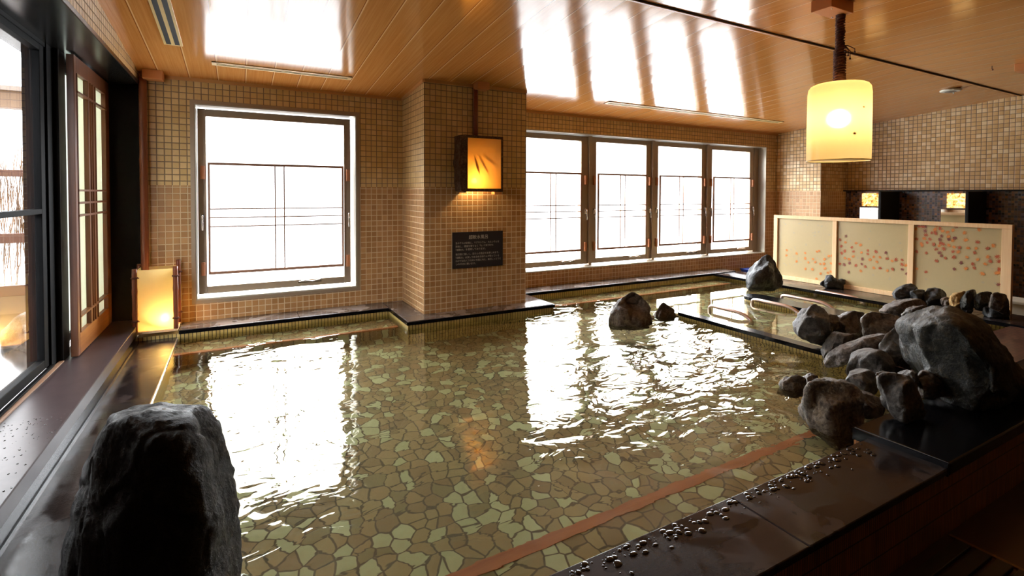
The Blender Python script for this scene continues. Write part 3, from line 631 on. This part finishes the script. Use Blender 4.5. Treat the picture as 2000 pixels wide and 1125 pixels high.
rock([(495,200),(560,162),(620,168),(640,200),(590,250),(510,275)], dep(1588,748,WT)+.05, .06, 'rockB', 'small dark rock behind the tan one at the water line', 17, G1, ext=.1, **Z4)
rock([(1230,190),(1260,145),(1380,140),(1480,165),(1560,200),(1620,260),(1680,400),(1740,580),(1735,660),(1690,670),(1600,645),(1500,622),(1420,592),(1370,540),(1330,470),(1300,380),(1262,310),(1245,250)], dep(1805,824,LG+.02)+.02, .10, 'rockG', 'upright grey rock with a pointed foot on the black slab', 18, G1, zmin=LG+.0225, n=80, rings=34, **Z4)
rock([(1500,180),(1580,128),(1640,155),(1660,230),(1640,300),(1540,260)], dep(1805,824,LG+.02)+.20, .07, 'rockG', 'small grey rock peeping behind the upright one', 19, G1, **Z4)
rock([(1600,200),(1700,130),(1800,150),(1880,230),(1950,300),(1960,360),(1880,400),(1760,420),(1680,400)], dep(1840,775,LG+.02)-.07, .06, 'rockB', 'dark rock in the gap under the big boulder', 20, G1, **Z4)
rock([(60,205),(150,170),(280,118),(400,103),(470,130),(500,165),(440,200),(330,230),(250,255),(130,235)], d0+.20, .09, 'rockW', 'pale streaked rock at the top of the pile', 21, G1, amp=.045, **Z2)
rock([(262,240),(330,190),(400,163),(492,160),(480,210),(420,260),(395,300),(330,290),(270,265)], d0-.13, .07, 'rockG', 'grey rock with a pale edge tucked under the boulder crest', 22, G1, **Z2)
rock([(395,310),(420,240),(490,185),(560,168),(640,180),(600,240),(500,310)], d0-.25, .06, 'rockB', 'brown rock pressed against the boulder crest', 23, G1, **Z2)
db = dep(1950, 799, LG+.02)
rock([(370,335),(470,265),(560,210),(625,175),(665,180),(730,195),(880,260),(1010,350),(1100,470),(1200,600),(1330,740),(1480,900),(1500,1060),(1290,1060),(1100,1035),(900,992),(700,932),(600,900),(540,820),(480,700),(430,600),(400,480)], db+.22, .30, 'rockM', 'huge dark mossy boulder, by far the biggest of the rock pile', 24, G1, zmin=LG+.0225, n=130, rings=60, amp=.055, facets=12, p=.6, fh=(.76, .95), **Z2)
# small rocks by the screen foot
ds = 5.2
for i, (pts, dd, mt, lb) in enumerate([
    ([(410,320),(520,240),(620,200),(660,220),(715,285),(700,380),(620,395),(520,385),(430,370)], 5.30, 'rockS', 'grey triangular rock under the second post of the leaf screen'),
    ([(610,310),(700,285),(800,290),(830,400),(760,415),(640,395)], 5.12, 'rockS', 'small slate rock between the triangular rock and the flat-topped one'),
    ([(755,320),(850,270),(1000,283),(1062,300),(1067,350),(1035,400),(1000,450),(940,462),(840,468),(790,400)], 4.98, 'rockS', 'flat-topped dark grey rock with a pale chipped face'),
    ([(985,450),(1010,400),(1060,370),(1120,390),(1130,460),(1080,478)], 4.98, 'rockB', 'smallest brown rock beside the flat-topped one'),
    ([(1100,370),(1150,340),(1290,295),(1320,340),(1290,420),(1240,495),(1130,475)], 4.92, 'rockY', 'yellow sandy rock at the foot of the leaf screen'),
    ([(1225,420),(1300,310),(1360,280),(1425,290),(1440,340),(1410,420),(1370,475),(1250,475)], 4.85, 'rockM', 'dark mossy rock touching the yellow one'),
    ([(1380,420),(1430,330),(1500,308),(1610,315),(1630,380),(1600,480),(1500,490),(1400,465)], 4.78, 'rockM', 'dark hollowed rock near the end post of the leaf screen'),
    ([(1595,330),(1650,308),(1780,350),(1790,400),(1825,480),(1830,540),(1700,520),(1600,490)], 4.72, 'rockB', 'brown sloping rock against the end post of the leaf screen'),
    ([(1250,475),(1300,455),(1370,480),(1392,530),(1330,547),(1262,512)], 4.62, 'rockS', 'bluish pebble-sized rock below the mossy one'),
    ([(1500,500),(1580,485),(1700,500),(1840,540),(1830,582),(1600,592),(1520,562)], 4.50, 'rockS', 'low flat rock lying in front of the brown sloping one')]):
    th = .05 if i in (3, 8) else .075; lo = max(pts, key=lambda q: q[1]); q = onz(1680+lo[0]/6.25, 520+lo[1]/6.25, LG-.012); q = q*max(1, 5.66/q.x)*min(1, 5.78/max(q.x, 5.66)); dd = q.dot(FH)-.02
    rock(pts, dd, th, ext=.05, zmin=LG-.0118, mat=mt, label=lb, seed=30+i, group=G2, n=60, rings=28, **ZG)
# foreground rock
rock([(300,1320),(345,1125),(360,1020),(385,920),(410,760),(440,560),(480,450),(530,340),(570,270),(610,212),(640,196),(700,190),(850,192),(960,195),(1060,200),(1108,228),(1150,330),(1190,430),(1215,530),(1245,600),(1270,720),(1290,850),(1282,950),(1292,1050),(1305,1125),(1340,1320),(1300,1520),(340,1520)], 1.19, .15, 'rockK', 'large black wet rock standing upright, tallest and darkest of all the rocks', 50, org=(0,740), sc=2.921, n=200, rings=90, amp=.045, facets=5, p=.48, fh=(.88, .97))
rock([(0,690),(10,640),(35,612),(60,605),(95,615),(130,650),(150,720),(120,790),(40,800),(-10,760)], 4.3, .35, 'rockG', 'big grey rock outside beyond the garden glass', 60, n=60)
# ------------------------------------------------------------------ lanterns
# floor lantern
t = thing('floor_lantern', (-.545, 4.64, LG), 'square paper floor lantern with bamboo corner posts on the ledge beside the single window', 'lantern')
bx(-.682, -.405, 4.528, 4.765, LG, LG+.018, bev=.003).build('base_board', M['woodL'], t, label='pale wooden base board')
m = MB()
for a in ((-.655, -.432, 4.550, 4.553), (-.655, -.432, 4.742, 4.745), (-.658, -.655, 4.550, 4.745), (-.432, -.429, 4.550, 4.745)): m.box(a[0], a[1], a[2], a[3], LG+.02, -.578)
m.build('paper_shade', M['lampp'], t)
for x, y, zt in ((-.668, 4.540, -.566), (-.418, 4.540, -.560), (-.668, 4.755, -.555), (-.418, 4.755, -.535)):
    b = MB(); n = 14
    pts = []; rs = []
    for k in range(n+1):
        z = LG+.018+(zt-LG-.018)*k/n; pts.append((x, y, z)); rs.append(.0165+(.0018 if k in (4, 9) else 0))
    b.tube(pts, rs, 14); po = b.build('bamboo_post', M['bam'], t)
    tm = MB()
    for z in (LG+.095, -.635):
        for dz in (0, .007): tm.tube([(x+.019*math.cos(q*math.pi/6), y+.019*math.sin(q*math.pi/6), z+dz) for q in range(13)], .003, 6)
        tm.tube([(x-.02, y-.02, z+.003), (x+.03, y-.024, z+.004)], .004, 6)
    tm.build('twine_tie', M['rope'], po)
MB().tube([(-.648, 4.60, -.80), (-.62, 4.58, -.88), (-.59, 4.57, -.945), (-.56, 4.565, -.985), (-.50, 4.57, -1.005), (-.44, 4.60, -1.01)], .005, 8).build('cord', M['black'], t)
MB().ball((-.492, 4.605, -.955), .028, (1, 1, 1.2)).build('bulb', emis('bulb_warm', (1, .76, .44), 105), t)
# pendant lantern
px, py = 3.215, 1.735
t = thing('pendant_lantern', (px, py, 0.205), 'glowing amber cylinder pendant lantern hung from a rope-wrapped cord', 'pendant lamp')
def shade_profile(r0, r1, z0, z1, n=40):
    rows = []
    for (z, r) in ((z0, r0), (z0+.1, r0*1.005), (z0+.25, r0), (z1-.06, r0*.995), (z1-.025, r0*.97), (z1-.008, r0*.90), (z1, r0*.80)):
        rows.append([Vector((px+r*math.cos(2*math.pi*k/n)*(1+.02*math.cos(4*math.pi*k/n)), py+r*math.sin(2*math.pi*k/n), z)) for k in range(n)])
    return rows
m = MB(); rows = [[m.b.verts.new(v) for v in r] for r in shade_profile(.168, 0, .205, .668)]
for a, b in zip(rows, rows[1:]):
    for k in range(40): m.b.faces.new((a[k], a[(k+1) % 40], b[(k+1) % 40], b[k])).smooth = True
m.b.faces.new(rows[-1]); m.build('lamp_shade', M['pendp'], t)
MB().tube([(px+.166*math.cos(2*math.pi*k/40), py+.166*math.sin(2*math.pi*k/40), .207) for k in range(41)], .004, 6).build('rim', M['cream'], t)
m = MB(); rnd = random.Random(5); pts, rs = [], []
for k in range(61):
    z = .67+(1.10-.67)*k/60; pts.append((px+.004*math.sin(k*.6), py+.004*math.cos(k*.5), z)); rs.append((.030 if z < .86 else .021)*(1+.10*math.sin(k*1.9)+.05*rnd.random()))
m.tube(pts, rs, 14)
for k in range(26):
    z = .69+.4*k/26; r = .033 if z < .86 else .024
    m.tube([(px+r*math.cos(a*.8), py+r*math.sin(a*.8), z+.004*a) for a in range(9)], .0045, 6)
m.build('rope_cord', M['rope'], t)
m = MB()
for dx, dz in ((.05, -.055), (.062, -.075), (.09, -.035)):
    e = RH*dx; m.tube([(px, py, .90), (px+e.x*.5, py+e.y*.5, .905), (px+e.x, py+e.y, .90+dz*.4), (px+e.x, py+e.y, .90+dz)], .0028, 6); m.ball((px+e.x, py+e.y, .90+dz), .006, (1, 1, 1), 8)
m.build('rope_tassel', M['rope'], t)
MB().ball((px, py, .46), .048).build('bulb', emis('bulb_pendant', (1, .80, .50), 55), t)
def leafpts(n=7, r=1.):
    out = []
    for k in range(n):
        a = math.pi*(-.12+1.24*k/(n-1)); L = (.6, .82, .96, 1., .96, .82, .6)[k] if n == 7 else 1
        out.append((math.cos(a-.26)*.40, math.sin(a-.26)*.40)); out.append((math.cos(a-.15)*L*.66, math.sin(a-.15)*L*.66)); out.append((math.cos(a)*L, math.sin(a)*L)); out.append((math.cos(a+.15)*L*.66, math.sin(a+.15)*L*.66))
    out += [(-.30, -.12), (-.03, -.14), (-.03, -.55), (.03, -.55), (.03, -.14), (.30, -.12)]
    return [(x*r, y*r) for x, y in out]
m = MB()
for (x, y, s) in ((1667, 262, .016), (1684, 210, .012)):
    c = ond(x, y, Vector((px, py, 0)).dot(FH)-.16); dd = Vector((c.x-px, c.y-py, 0)); c = Vector((px, py, c.z))+dd.normalized()*.1735; nrm = dd.normalized(); sx = Vector((-nrm.y, nrm.x, 0))
    m.poly([c+sx*a+UP*b for a, b in leafpts(7, s)])
m.build('maple_leaf', M['leafo'], t, label='orange pressed maple leaves on the shade')
# ceiling box of the pendant
t = thing('ceiling_box', (3.12, 1.74, 1.085), 'orange box on the ceiling carrying the pendant cord', 'ceiling box')
bx(3.02, 3.25, 1.68, 1.80, 1.088, 1.155, bev=.003).build('cover', M['boxo'], t)
m = MB(); m.ball((3.06, 1.70, 1.087), .005, (1, 1, .6), 8); m.ball((3.21, 1.78, 1.087), .005, (1, 1, .6), 8); m.build('screws', M['steel'], t)
bx(6.02, 6.24, 1.66, 1.78, 1.09, 1.155, bev=.003).build('ceiling_box', M['boxo'], None, 'orange box on the flat ceiling beyond the small hook', 'ceiling box')
bx(-.625, -.497, 4.67, 4.785, .862, .93, bev=.003).build('ceiling_box', M['boxo'], None, 'orange box at the ceiling corner over the tall bamboo conduit', 'ceiling box')
bx(1.868, 1.985, 4.05, 4.147, .925, .992, bev=.003).build('ceiling_box', M['boxo'], None, 'orange box at the top of the pillar above the wall lantern', 'ceiling box')
b = MB(); pts, rs = [], []
for k in range(41):
    z = LG+.002+(.875-LG)*k/40; pts.append((-.632, 4.752, z)); rs.append(.0265+(.002 if k % 11 == 5 else 0))
t = thing('bamboo_conduit', (-.632, 4.752, LG), 'tall red-brown bamboo conduit in the corner beside the paper door', 'conduit'); b.tube(pts, rs, 18).build('pipe', M['bam'], t)
t = thing('bamboo_conduit', (1.885, 4.135, .51), 'short red-brown conduit between the pillar lantern and its box', 'conduit')
MB().tube([(1.885, 4.132, .505), (1.885, 4.132, .7), (1.885, 4.132, .935)], .021, 16).build('pipe', M['bam'], t)
# wall lantern on the pillar
t = thing('wall_lantern', (1.93, 4.15, 0.0), 'dark wooden box lantern with amber panel and leaf silhouette on the pillar', 'wall lamp')
Y0, Y1 = 4.025, 4.158
m = MB(); m.box(1.745, 2.11, Y0, Y0+.02, .486, .508, bev=.002); m.box(1.745, 2.11, Y0, Y0+.02, .014, .042, bev=.002); m.box(1.745, 1.762, Y0, Y0+.02, .042, .486); m.box(2.093, 2.11, Y0, Y0+.02, .042, .486)
m.build('front_frame', M['bark'], t)
m = MB(); m.box(1.762, 2.11, Y0+.02, Y1, .490, .506); m.box(2.094, 2.108, Y0+.02, Y1, .02, .49); m.build('housing', M['bark'], t)
m = MB(); ys = [Y0-.004, Y1]; pr = [(1.745, .51), (1.690, .503), (1.692, .40), (1.686, .32), (1.676, .27), (1.690, .20), (1.688, .10), (1.700, .02), (1.745, .005)]
m.prism([(x, Y0-.004, z) for x, z in pr], (0, Y1-Y0+.004, 0)); m.build('bark_post', M['bark'], t, label='rough bark-edged side post')
bx(1.762, 2.093, Y0+.008, Y0+.011, .042, .486).build('amber_panel', M['ambp'], t)
m = MB()
def blade(a, b, w):
    a, b = Vector(a), Vector(b); d = (b-a); s = Vector((-d.z, 0, d.x)).normalized()*w
    m.poly([a, a+d*.25+s*.7, a+d*.55+s, b, a+d*.55-s, a+d*.25-s*.7])
for a, b, w in (((1.825, 0, .335), (1.885, 0, .150), .012), ((1.865, 0, .335), (1.985, 0, .140), .010), ((1.90, 0, .345), (2.06, 0, .235), .012)):
    blade((a[0], Y0+.014, a[2]), (b[0], Y0+.014, b[2]), w)
m.build('leaf_silhouette', simple('leaf_shadow', rgb(150, 86, 30), .8), t)
bx(2.03, 2.10, Y0+.005, Y0+.08, -.012, .012, bev=.002).build('support_block', M['boxo'], t)
MB().ball((1.85, 4.085, .11), .024).build('bulb', emis('bulb_wall', (1, .70, .34), 210), t)
# notice
t = thing('notice_board', (1.9225, 4.155, -.674), 'black notice panel with pale Japanese writing on the pillar', 'sign')
bx(1.671, 2.174, 4.148, 4.1595, -.674, -.349, bev=.001).build('board', M['sign'], t)
def text_mesh(lines):
    bmr = MB()
    for (s, x, z, h, wmax, ctr) in lines:
        cu = bpy.data.curves.new('txt', 'FONT'); cu.body = s; cu.size = 1; o = bpy.data.objects.new('txt', cu); C.objects.link(o)
        bpy.context.view_layer.update(); me = bpy.data.meshes.new_from_object(o.evaluated_get(bpy.context.evaluated_depsgraph_get()))
        if len(me.vertices):
            xs = [v.co.x for v in me.vertices]; zs = [v.co.y for v in me.vertices]; w = max(xs)-min(xs)
            k = wmax/w; kz = h
            x0 = x-wmax/2 if ctr else x
            vs = [bmr.b.verts.new((x0+(v.co.x-min(xs))*k, 4.1474, z+v.co.y*kz)) for v in me.vertices]
            for p in me.polygons:
                try: bmr.b.faces.new([vs[i] for i in p.vertices])
                except ValueError: pass
        bpy.data.objects.remove(o); bpy.data.curves.remove(cu)
    return bmr
rows = ['当ホテルは全館に、マグネシウム・カルシウムを', '除去し、硬度を限りなく『0』に近づけた', '『超軟水』を使用しております。', None, '毎日肌に優しく、石けんの泡立ちを楽しめます。', '『超軟水』は決してぬるぬる石けんが残っている', 'わけではなくうるおいを肌に与え、毎日しっとりと', 'つややかに潤います。']
L = [('超軟水風呂', 1.9225, -.412, .040, .19, True)]; z = -.455
for r in rows:
    if r is None: z -= .012; continue
    L.append((r, 1.70, z, .021, .0197*len(r), False)); z -= .0295
try: text_mesh(L).build('lettering', M['signt'], t, recalc=False)
except Exception as e: print('text failed', e)
# ------------------------------------------------------------------ ceiling fittings
def diffuser(x0, x1, yc, w, label):
    t = thing('ceiling_diffuser', ((x0+x1)/2, yc, ceilz(yc)-.006), label, 'air diffuser', 'linear air diffusers')
    y0, y1 = yc-w/2, yc+w/2
    def plate(a, b, ya, yb, dz0, dz1):
        return [(a, ya, ceilz(ya)-dz0), (a, yb, ceilz(yb)-dz0), (a, yb, ceilz(yb)-dz1), (a, ya, ceilz(ya)-dz1)]
    m = MB(); m.prism(plate(x0, x1, y0, y0+w*.22, .0, .007), (x1-x0, 0, 0)); m.prism(plate(x0, x1, y1-w*.22, y1, .0, .007), (x1-x0, 0, 0)); m.prism(plate(x0, x1, yc-w*.07, yc+w*.07, .0, .006), (x1-x0, 0, 0))
    m.prism(plate(x0, x0+.03, y0, y1, 0, .007), (.03, 0, 0)); m.prism(plate(x1-.03, x1, y0, y1, 0, .007), (.03, 0, 0)); m.build('frame', M['cream'], t)
    m = MB(); m.prism(plate(x0+.03, x1, y0+w*.2, y1-w*.2, 0, .003), (x1-x0-.06, 0, 0)); m.build('slot', M['slot'], t)
diffuser(-.16, .845, 4.355, .075, 'slim cream air diffuser on the ceiling before the single window')
diffuser(3.45, 6.447, 4.22, .085, 'long slim air diffuser on the ceiling before the window row')
t = thing('ceiling_vent', (-.37, 3.4, ceilz(3.4)-.01), 'wide cream slot vent with two black slots near the garden side', 'air vent')
def cp(x0, x1, y0, y1, a, b): return MB().prism([(x0, y0, ceilz(y0)-a), (x0, y1, ceilz(y1)-a), (x0, y1, ceilz(y1)-b), (x0, y0, ceilz(y0)-b)], (x1-x0, 0, 0))
cp(-.42, -.315, 2.45, 4.055, 0, .008).build('frame', M['cream'], t)
cp(-.405, -.378, 2.47, 4.035, .0075, .0095).build('slot', M['slot'], t); cp(-.357, -.330, 2.47, 4.035, .0075, .0095).build('slot', M['slot'], t)
cz = ceilz(2.5)-.002
t = thing('ceiling_detector', (6.755, 2.5, cz), 'round white detector on the ceiling beyond the pendant lantern', 'detector')
m = MB(); m.tube([(6.755, 2.5, cz), (6.755, 2.5, cz-.012), (6.755, 2.5, cz-.02)], [.092, .092, .078], 28); m.build('housing', M['white'], t)
m = MB(); m.tube([(6.755, 2.5, cz-.0195), (6.755, 2.5, cz-.0225)], .05, 20); m.build('face', simple('detector_grey', rgb(120, 112, 100), .5), t)
m = MB(); m.tube([(6.80, 2.49, cz-.02), (6.80, 2.49, cz-.04)], .006, 8); m.build('pin', M['white'], t)
t = thing('ceiling_hook', (5.93, 1.90, 1.12), 'small dark hook on the flat ceiling', 'hook')
MB().tube([(5.93, 1.90, 1.155), (5.93, 1.90, 1.13), (5.945, 1.90, 1.118), (5.955, 1.90, 1.13)], .003, 6).build('wire', M['rope'], t)
# ------------------------------------------------------------------ handrails
def handrail(a, b, label):
    zr = -1.062; p0, p1 = onz(a[0], a[1], zr), onz(b[0], b[1], WT); x = (p0.x+p1.x)/2; y1, y0 = p0.y, p1.y
    pts = [(x, y0, BZ+.02), (x, y0, WT-.03), (x, y0+.012, WT), (x, y0+.05, WT+.022), (x, y0+.10, zr-.006), (x, y0+.15, zr), (x, y1-.05, zr), (x, y1-.02, zr-.004), (x, y1-.003, zr-.018), (x, y1, zr-.04), (x, y1, WT-.03), (x, y1, BZ+.02)]
    MB().tube(pts, .0165, 14).build('handrail', M['rail'], None, label, 'handrail', 'low curved handrails of the lying lanes')
handrail((1376, 598), (1478, 624), 'pinkish metal handrail beside the narrow divider')
handrail((1462, 585), (1570, 611), 'pinkish metal handrail in front of the round-ended divider')
handrail((1518, 577), (1638, 602), 'pinkish metal handrail behind the round-ended divider')
handrail((1587, 568), (1695, 591), 'pinkish metal handrail beside the ledge of the leaf screen')
# ------------------------------------------------------------------ leaf screen
t = thing('leaf_screen', (6.02, 2.88, LG-.012), 'long pale wooden screen with maple leaves scattered on three paper panels', 'screen')
Xa, Xb = 5.995, 6.04; ya, yb, zb, zt = 1.755, 4.0, LG-.011, -.262
m = MB(); m.box(Xa, Xb, ya, yb, zt-.04, zt, bev=.003); m.build('top_rail', M['woodL'], t)
m = MB(); m.box(Xa, Xb, ya, yb, zb, zb+.045, bev=.003); m.build('bottom_rail', M['woodL'], t)
for a, b in ((ya, ya+.07), (2.49, 2.54), (3.235, 3.28), (yb-.05, yb)): bx(Xa, Xb, a, b, zb+.045, zt-.04, bev=.002).build('post', M['woodL'], t)
PN = [(3.28, yb-.05), (2.54, 3.235), (ya+.07, 2.49)]; pn = []
for a, b in PN: pn.append(bx(6.016, 6.019, a, b, zb+.045, zt-.04).build('paper_panel', M['screenp'], t))
LV = [[(303,560),(305,597),(375,578),(375,637),(430,580),(428,614),(430,685),(456,643),(478,692),(485,615),(503,643),(510,570),(526,560),(534,655),(540,722),(508,757),(568,622),(563,655),(565,680),(592,595),(612,598),(587,717),(617,648),(615,705)],
 [(715,462),(668,488),(709,500),(683,532),(780,506),(815,525),(749,535),(708,565),(762,563),(678,580),(866,560),(859,587),(820,577),(921,565),(981,573),(707,610),(760,597),(733,615),(820,618),(899,602),(949,605),(995,620),(880,627),(922,641),(1030,628),(1050,621),(1100,622),(668,648),(703,655),(740,648),(776,660),(817,655),(848,670),(905,677),(947,685),(1000,700),(1028,690),(1100,653),(1099,686),(1138,667),(1128,716),(734,710),(810,702)],
 [(1195,385),(1215,390),(1237,400),(1262,395),(1195,412),(1195,485),(1318,412),(1340,390),(1352,408),(1408,382),(1470,390),(1441,420),(1375,422),(1408,430),(1260,425),(1297,437),(1325,447),(1318,435),(1260,458),(1285,485),(1248,482),(1225,515),(1228,526),(1265,507),(1350,485),(1372,460),(1418,468),(1412,485),(1440,490),(1457,470),(1319,518),(1355,508),(1355,530),(1382,512),(1388,546),(1333,555),(1422,522),(1452,540),(1495,542),(1487,572),(1450,570),(1357,580),(1362,595),(1202,567),(1268,577),(1447,602),(1391,615),(1332,635),(1550,547),(1545,603),(1520,437),(1620,418),(1614,507),(1538,492),(1609,547),(1590,576),(1688,548),(1717,527),(1748,597),(1680,602),(1619,625),(1709,632),(1773,637),(1507,645),(1576,652),(1540,687),(1588,682),(1666,657),(1450,689),(1263,711),(1195,682),(1652,715),(1757,688),(1748,720),(1783,712),(1783,800)]]
rnd = random.Random(9)
for pi, lst in enumerate(LV):
    mm = {'leafo': MB(), 'leafr': MB(), 'leafd': MB(), 'leafg': MB()}
    def put(m, c, s, xx):
        a0 = rnd.uniform(0, 6.28); m.poly([Vector((xx, c.y+(-a*math.cos(a0)+b*math.sin(a0)), c.z+a*math.sin(a0)+b*math.cos(a0))) for a, b in leafpts(7, s)])
    for (x, y) in lst:
        c = onx(1450+x/3.516, 330+y/3.516, 6.0145); c.y = min(max(c.y, PN[pi][0]+.015), PN[pi][1]-.015)
        k = rnd.random(); k = 'leafo' if k < (.9, .45, .35)[pi] else ('leafr' if k < .85 else 'leafd')
        put(mm[k], c, rnd.uniform(.025, .033), 6.0135-rnd.random()*.001)
    for _ in range((40, 14, 10)[pi]):
        put(mm['leafg'], Vector((0, rnd.uniform(PN[pi][0]+.03, PN[pi][1]-.03), rnd.uniform(-.9, -.34))), rnd.uniform(.016, .024), 6.0152)
    for k, m in mm.items():
        if len(m.b.verts): m.build('maple_leaf_print', M[k], pn[pi], recalc=False)
# ------------------------------------------------------------------ washing stations beyond the screen
t = thing('wash_counter', (7.85, 2.6, FL), 'dark mosaic washing wall with a black top shelf beyond the screen', 'washing counter')
bx(7.88, 7.94, -.5, 4.13, FL, .046).build('mosaic_front', M['mosaic'], t); bx(7.80, 7.94, -.5, 4.13, .046, .064, bev=.003).build('shelf_top', M['blackp'], t)
for y, lb in ((3.46, 'black partition board between the two lit washing stations'), (2.56, 'black partition board beyond the amber cube lamp'), (1.60, 'last black partition board at the far end of the washing wall')):
    bx(7.40, 7.878, y-.02, y+.02, FL, .045, bev=.01).build('partition_board', M['blackp'], None, lb, 'partition', 'partitions between the washing stations')
def station(y, a, b, lb1, lb2):
    bx(7.74, 7.879, y-a, y+a, -.40, -.178, bev=.003).build('mirror_box', M['mirror'], None, lb1, 'mirror', 'mirror boxes of the washing stations')
    t = thing('cube_lamp', (7.80, y, -.176), lb2, 'lamp', 'cube lamps on the mirror boxes')
    bx(7.74, 7.86, y-b, y+b, -.160, .020, bev=.006).build('glowing_shade', M['onyx'], t); bx(7.735, 7.865, y-b-.004, y+b+.004, -.176, -.160).build('base', M['bark'], t)
station(3.74, .13, .105, 'bright mirror box under the cube lamp near the tiled pier', 'glowing mottled cube lamp near the tiled pier')
station(2.78, .155, .098, 'mirror box between two black partition boards, under the amber cube lamp', 'glowing amber cube lamp between two black partition boards')
t = thing('bucket', (6.55, 3.85, FL), 'blue plastic bin on the floor behind the pointed rock', 'bin')
c = Vector((6.5, 4.6, 0)); 
bx(c.x-.14, c.x+.14, c.y-.14, c.y+.14, FL, FL+.24, bev=.012).build('body', M['blue'], t); bx(c.x-.15, c.x+.15, c.y-.15, c.y+.15, FL+.24, FL+.255, bev=.004).build('rim', M['blue'], t)
t = thing('wash_stool', (6.9, 1.55, FL), 'pale plastic stool on the floor past the end of the leaf screen', 'stool')
c = onz(2004, 592, -1.02); c = Vector((6.75, ony(2000, 590, 1.0).y*0+onx(2000, 590, 6.75).y, 0))
zt = onx(2000, 586, 6.75).z
bx(6.60, 6.90, c.y-.16, c.y+.14, zt-.035, zt, bev=.01).build('seat', M['white'], t)
for sx in (6.63, 6.85): bx(sx, sx+.02, c.y-.13, c.y+.11, FL, zt-.035).build('leg', M['white'], t)
# ------------------------------------------------------------------ foreground floor drain
t = thing('drain_grate', (1.4, .5, FL), 'dark slatted drain grate in the floor along the bath wall', 'drain grate')
m = MB(); m.box(2.41, 2.425, -.1, .865, FL, FL+.006); m.box(.3, 2.41, -.115, -.1, FL, FL+.006); m.build('edge_strip', M['tan'], t)
for k in range(16): y = .835-.058*k; bx(.3, 2.395, y-.045, y, FL, FL+.016, bev=.003).build('slat', M['grate'], t)
# ------------------------------------------------------------------ water beads on the near rim
rnd = random.Random(21); m = MB()
for i in range(260):
    x = rnd.uniform(.55, 2.3); y = 1.125-abs(rnd.gauss(0, .03)); r = rnd.choice((.002, .003, .004, .006, .009, .012))
    m.ball((x, y, LG), r, (rnd.uniform(.7, 1.6), rnd.uniform(.7, 1.2), .38), 10)
m.build('water_beads', simple('water_bead', rgb(34, 28, 26), .03), None, 'clear water beads scattered along the near coping slabs', 'water beads', kind='stuff')
rnd = random.Random(22); m = MB()
for i in range(220):
    x = rnd.uniform(-.90, -.67); y = rnd.uniform(1.9, 2.9); r = rnd.choice((.0015, .002, .003, .004)); m.ball((x, y, -.99), r, (1, 1.2, .5), 8)
m.build('water_beads', bpy.data.materials['water_bead'], None, 'water beads on the stone sill under the garden glass doors', 'water beads', kind='stuff')
c = ond(466, 1108, 1.36)
tg = NT('clear_glass'); gg = tg.fin(tg.n('ShaderNodeBsdfGlass', {'Color': c4((.95, 1, 1)), 'IOR': 1.45, 'Roughness': 0.}).outputs[0])
MB().ball((c.x, c.y, WT+.015), .032, (1, 1, .9), 24).build('glass_float', gg, None, 'clear glass ball floating beside the large dark wet rock', 'glass ball')
# ------------------------------------------------------------------ colour management
sc = bpy.context.scene
sc.view_settings.view_transform = 'Standard'; sc.view_settings.look = 'None'; sc.view_settings.gamma = 1; sc.view_settings.use_curve_mapping = False
sc.view_settings.exposure = 0.36
sc.cycles.max_bounces = 10; sc.cycles.diffuse_bounces = 5; sc.cycles.glossy_bounces = 5; sc.cycles.transmission_bounces = 8; sc.cycles.transparent_max_bounces = 12
sc.cycles.sample_clamp_indirect = 12; sc.cycles.caustics_reflective = True; sc.cycles.caustics_refractive = True; sc.cycles.blur_glossy = .3
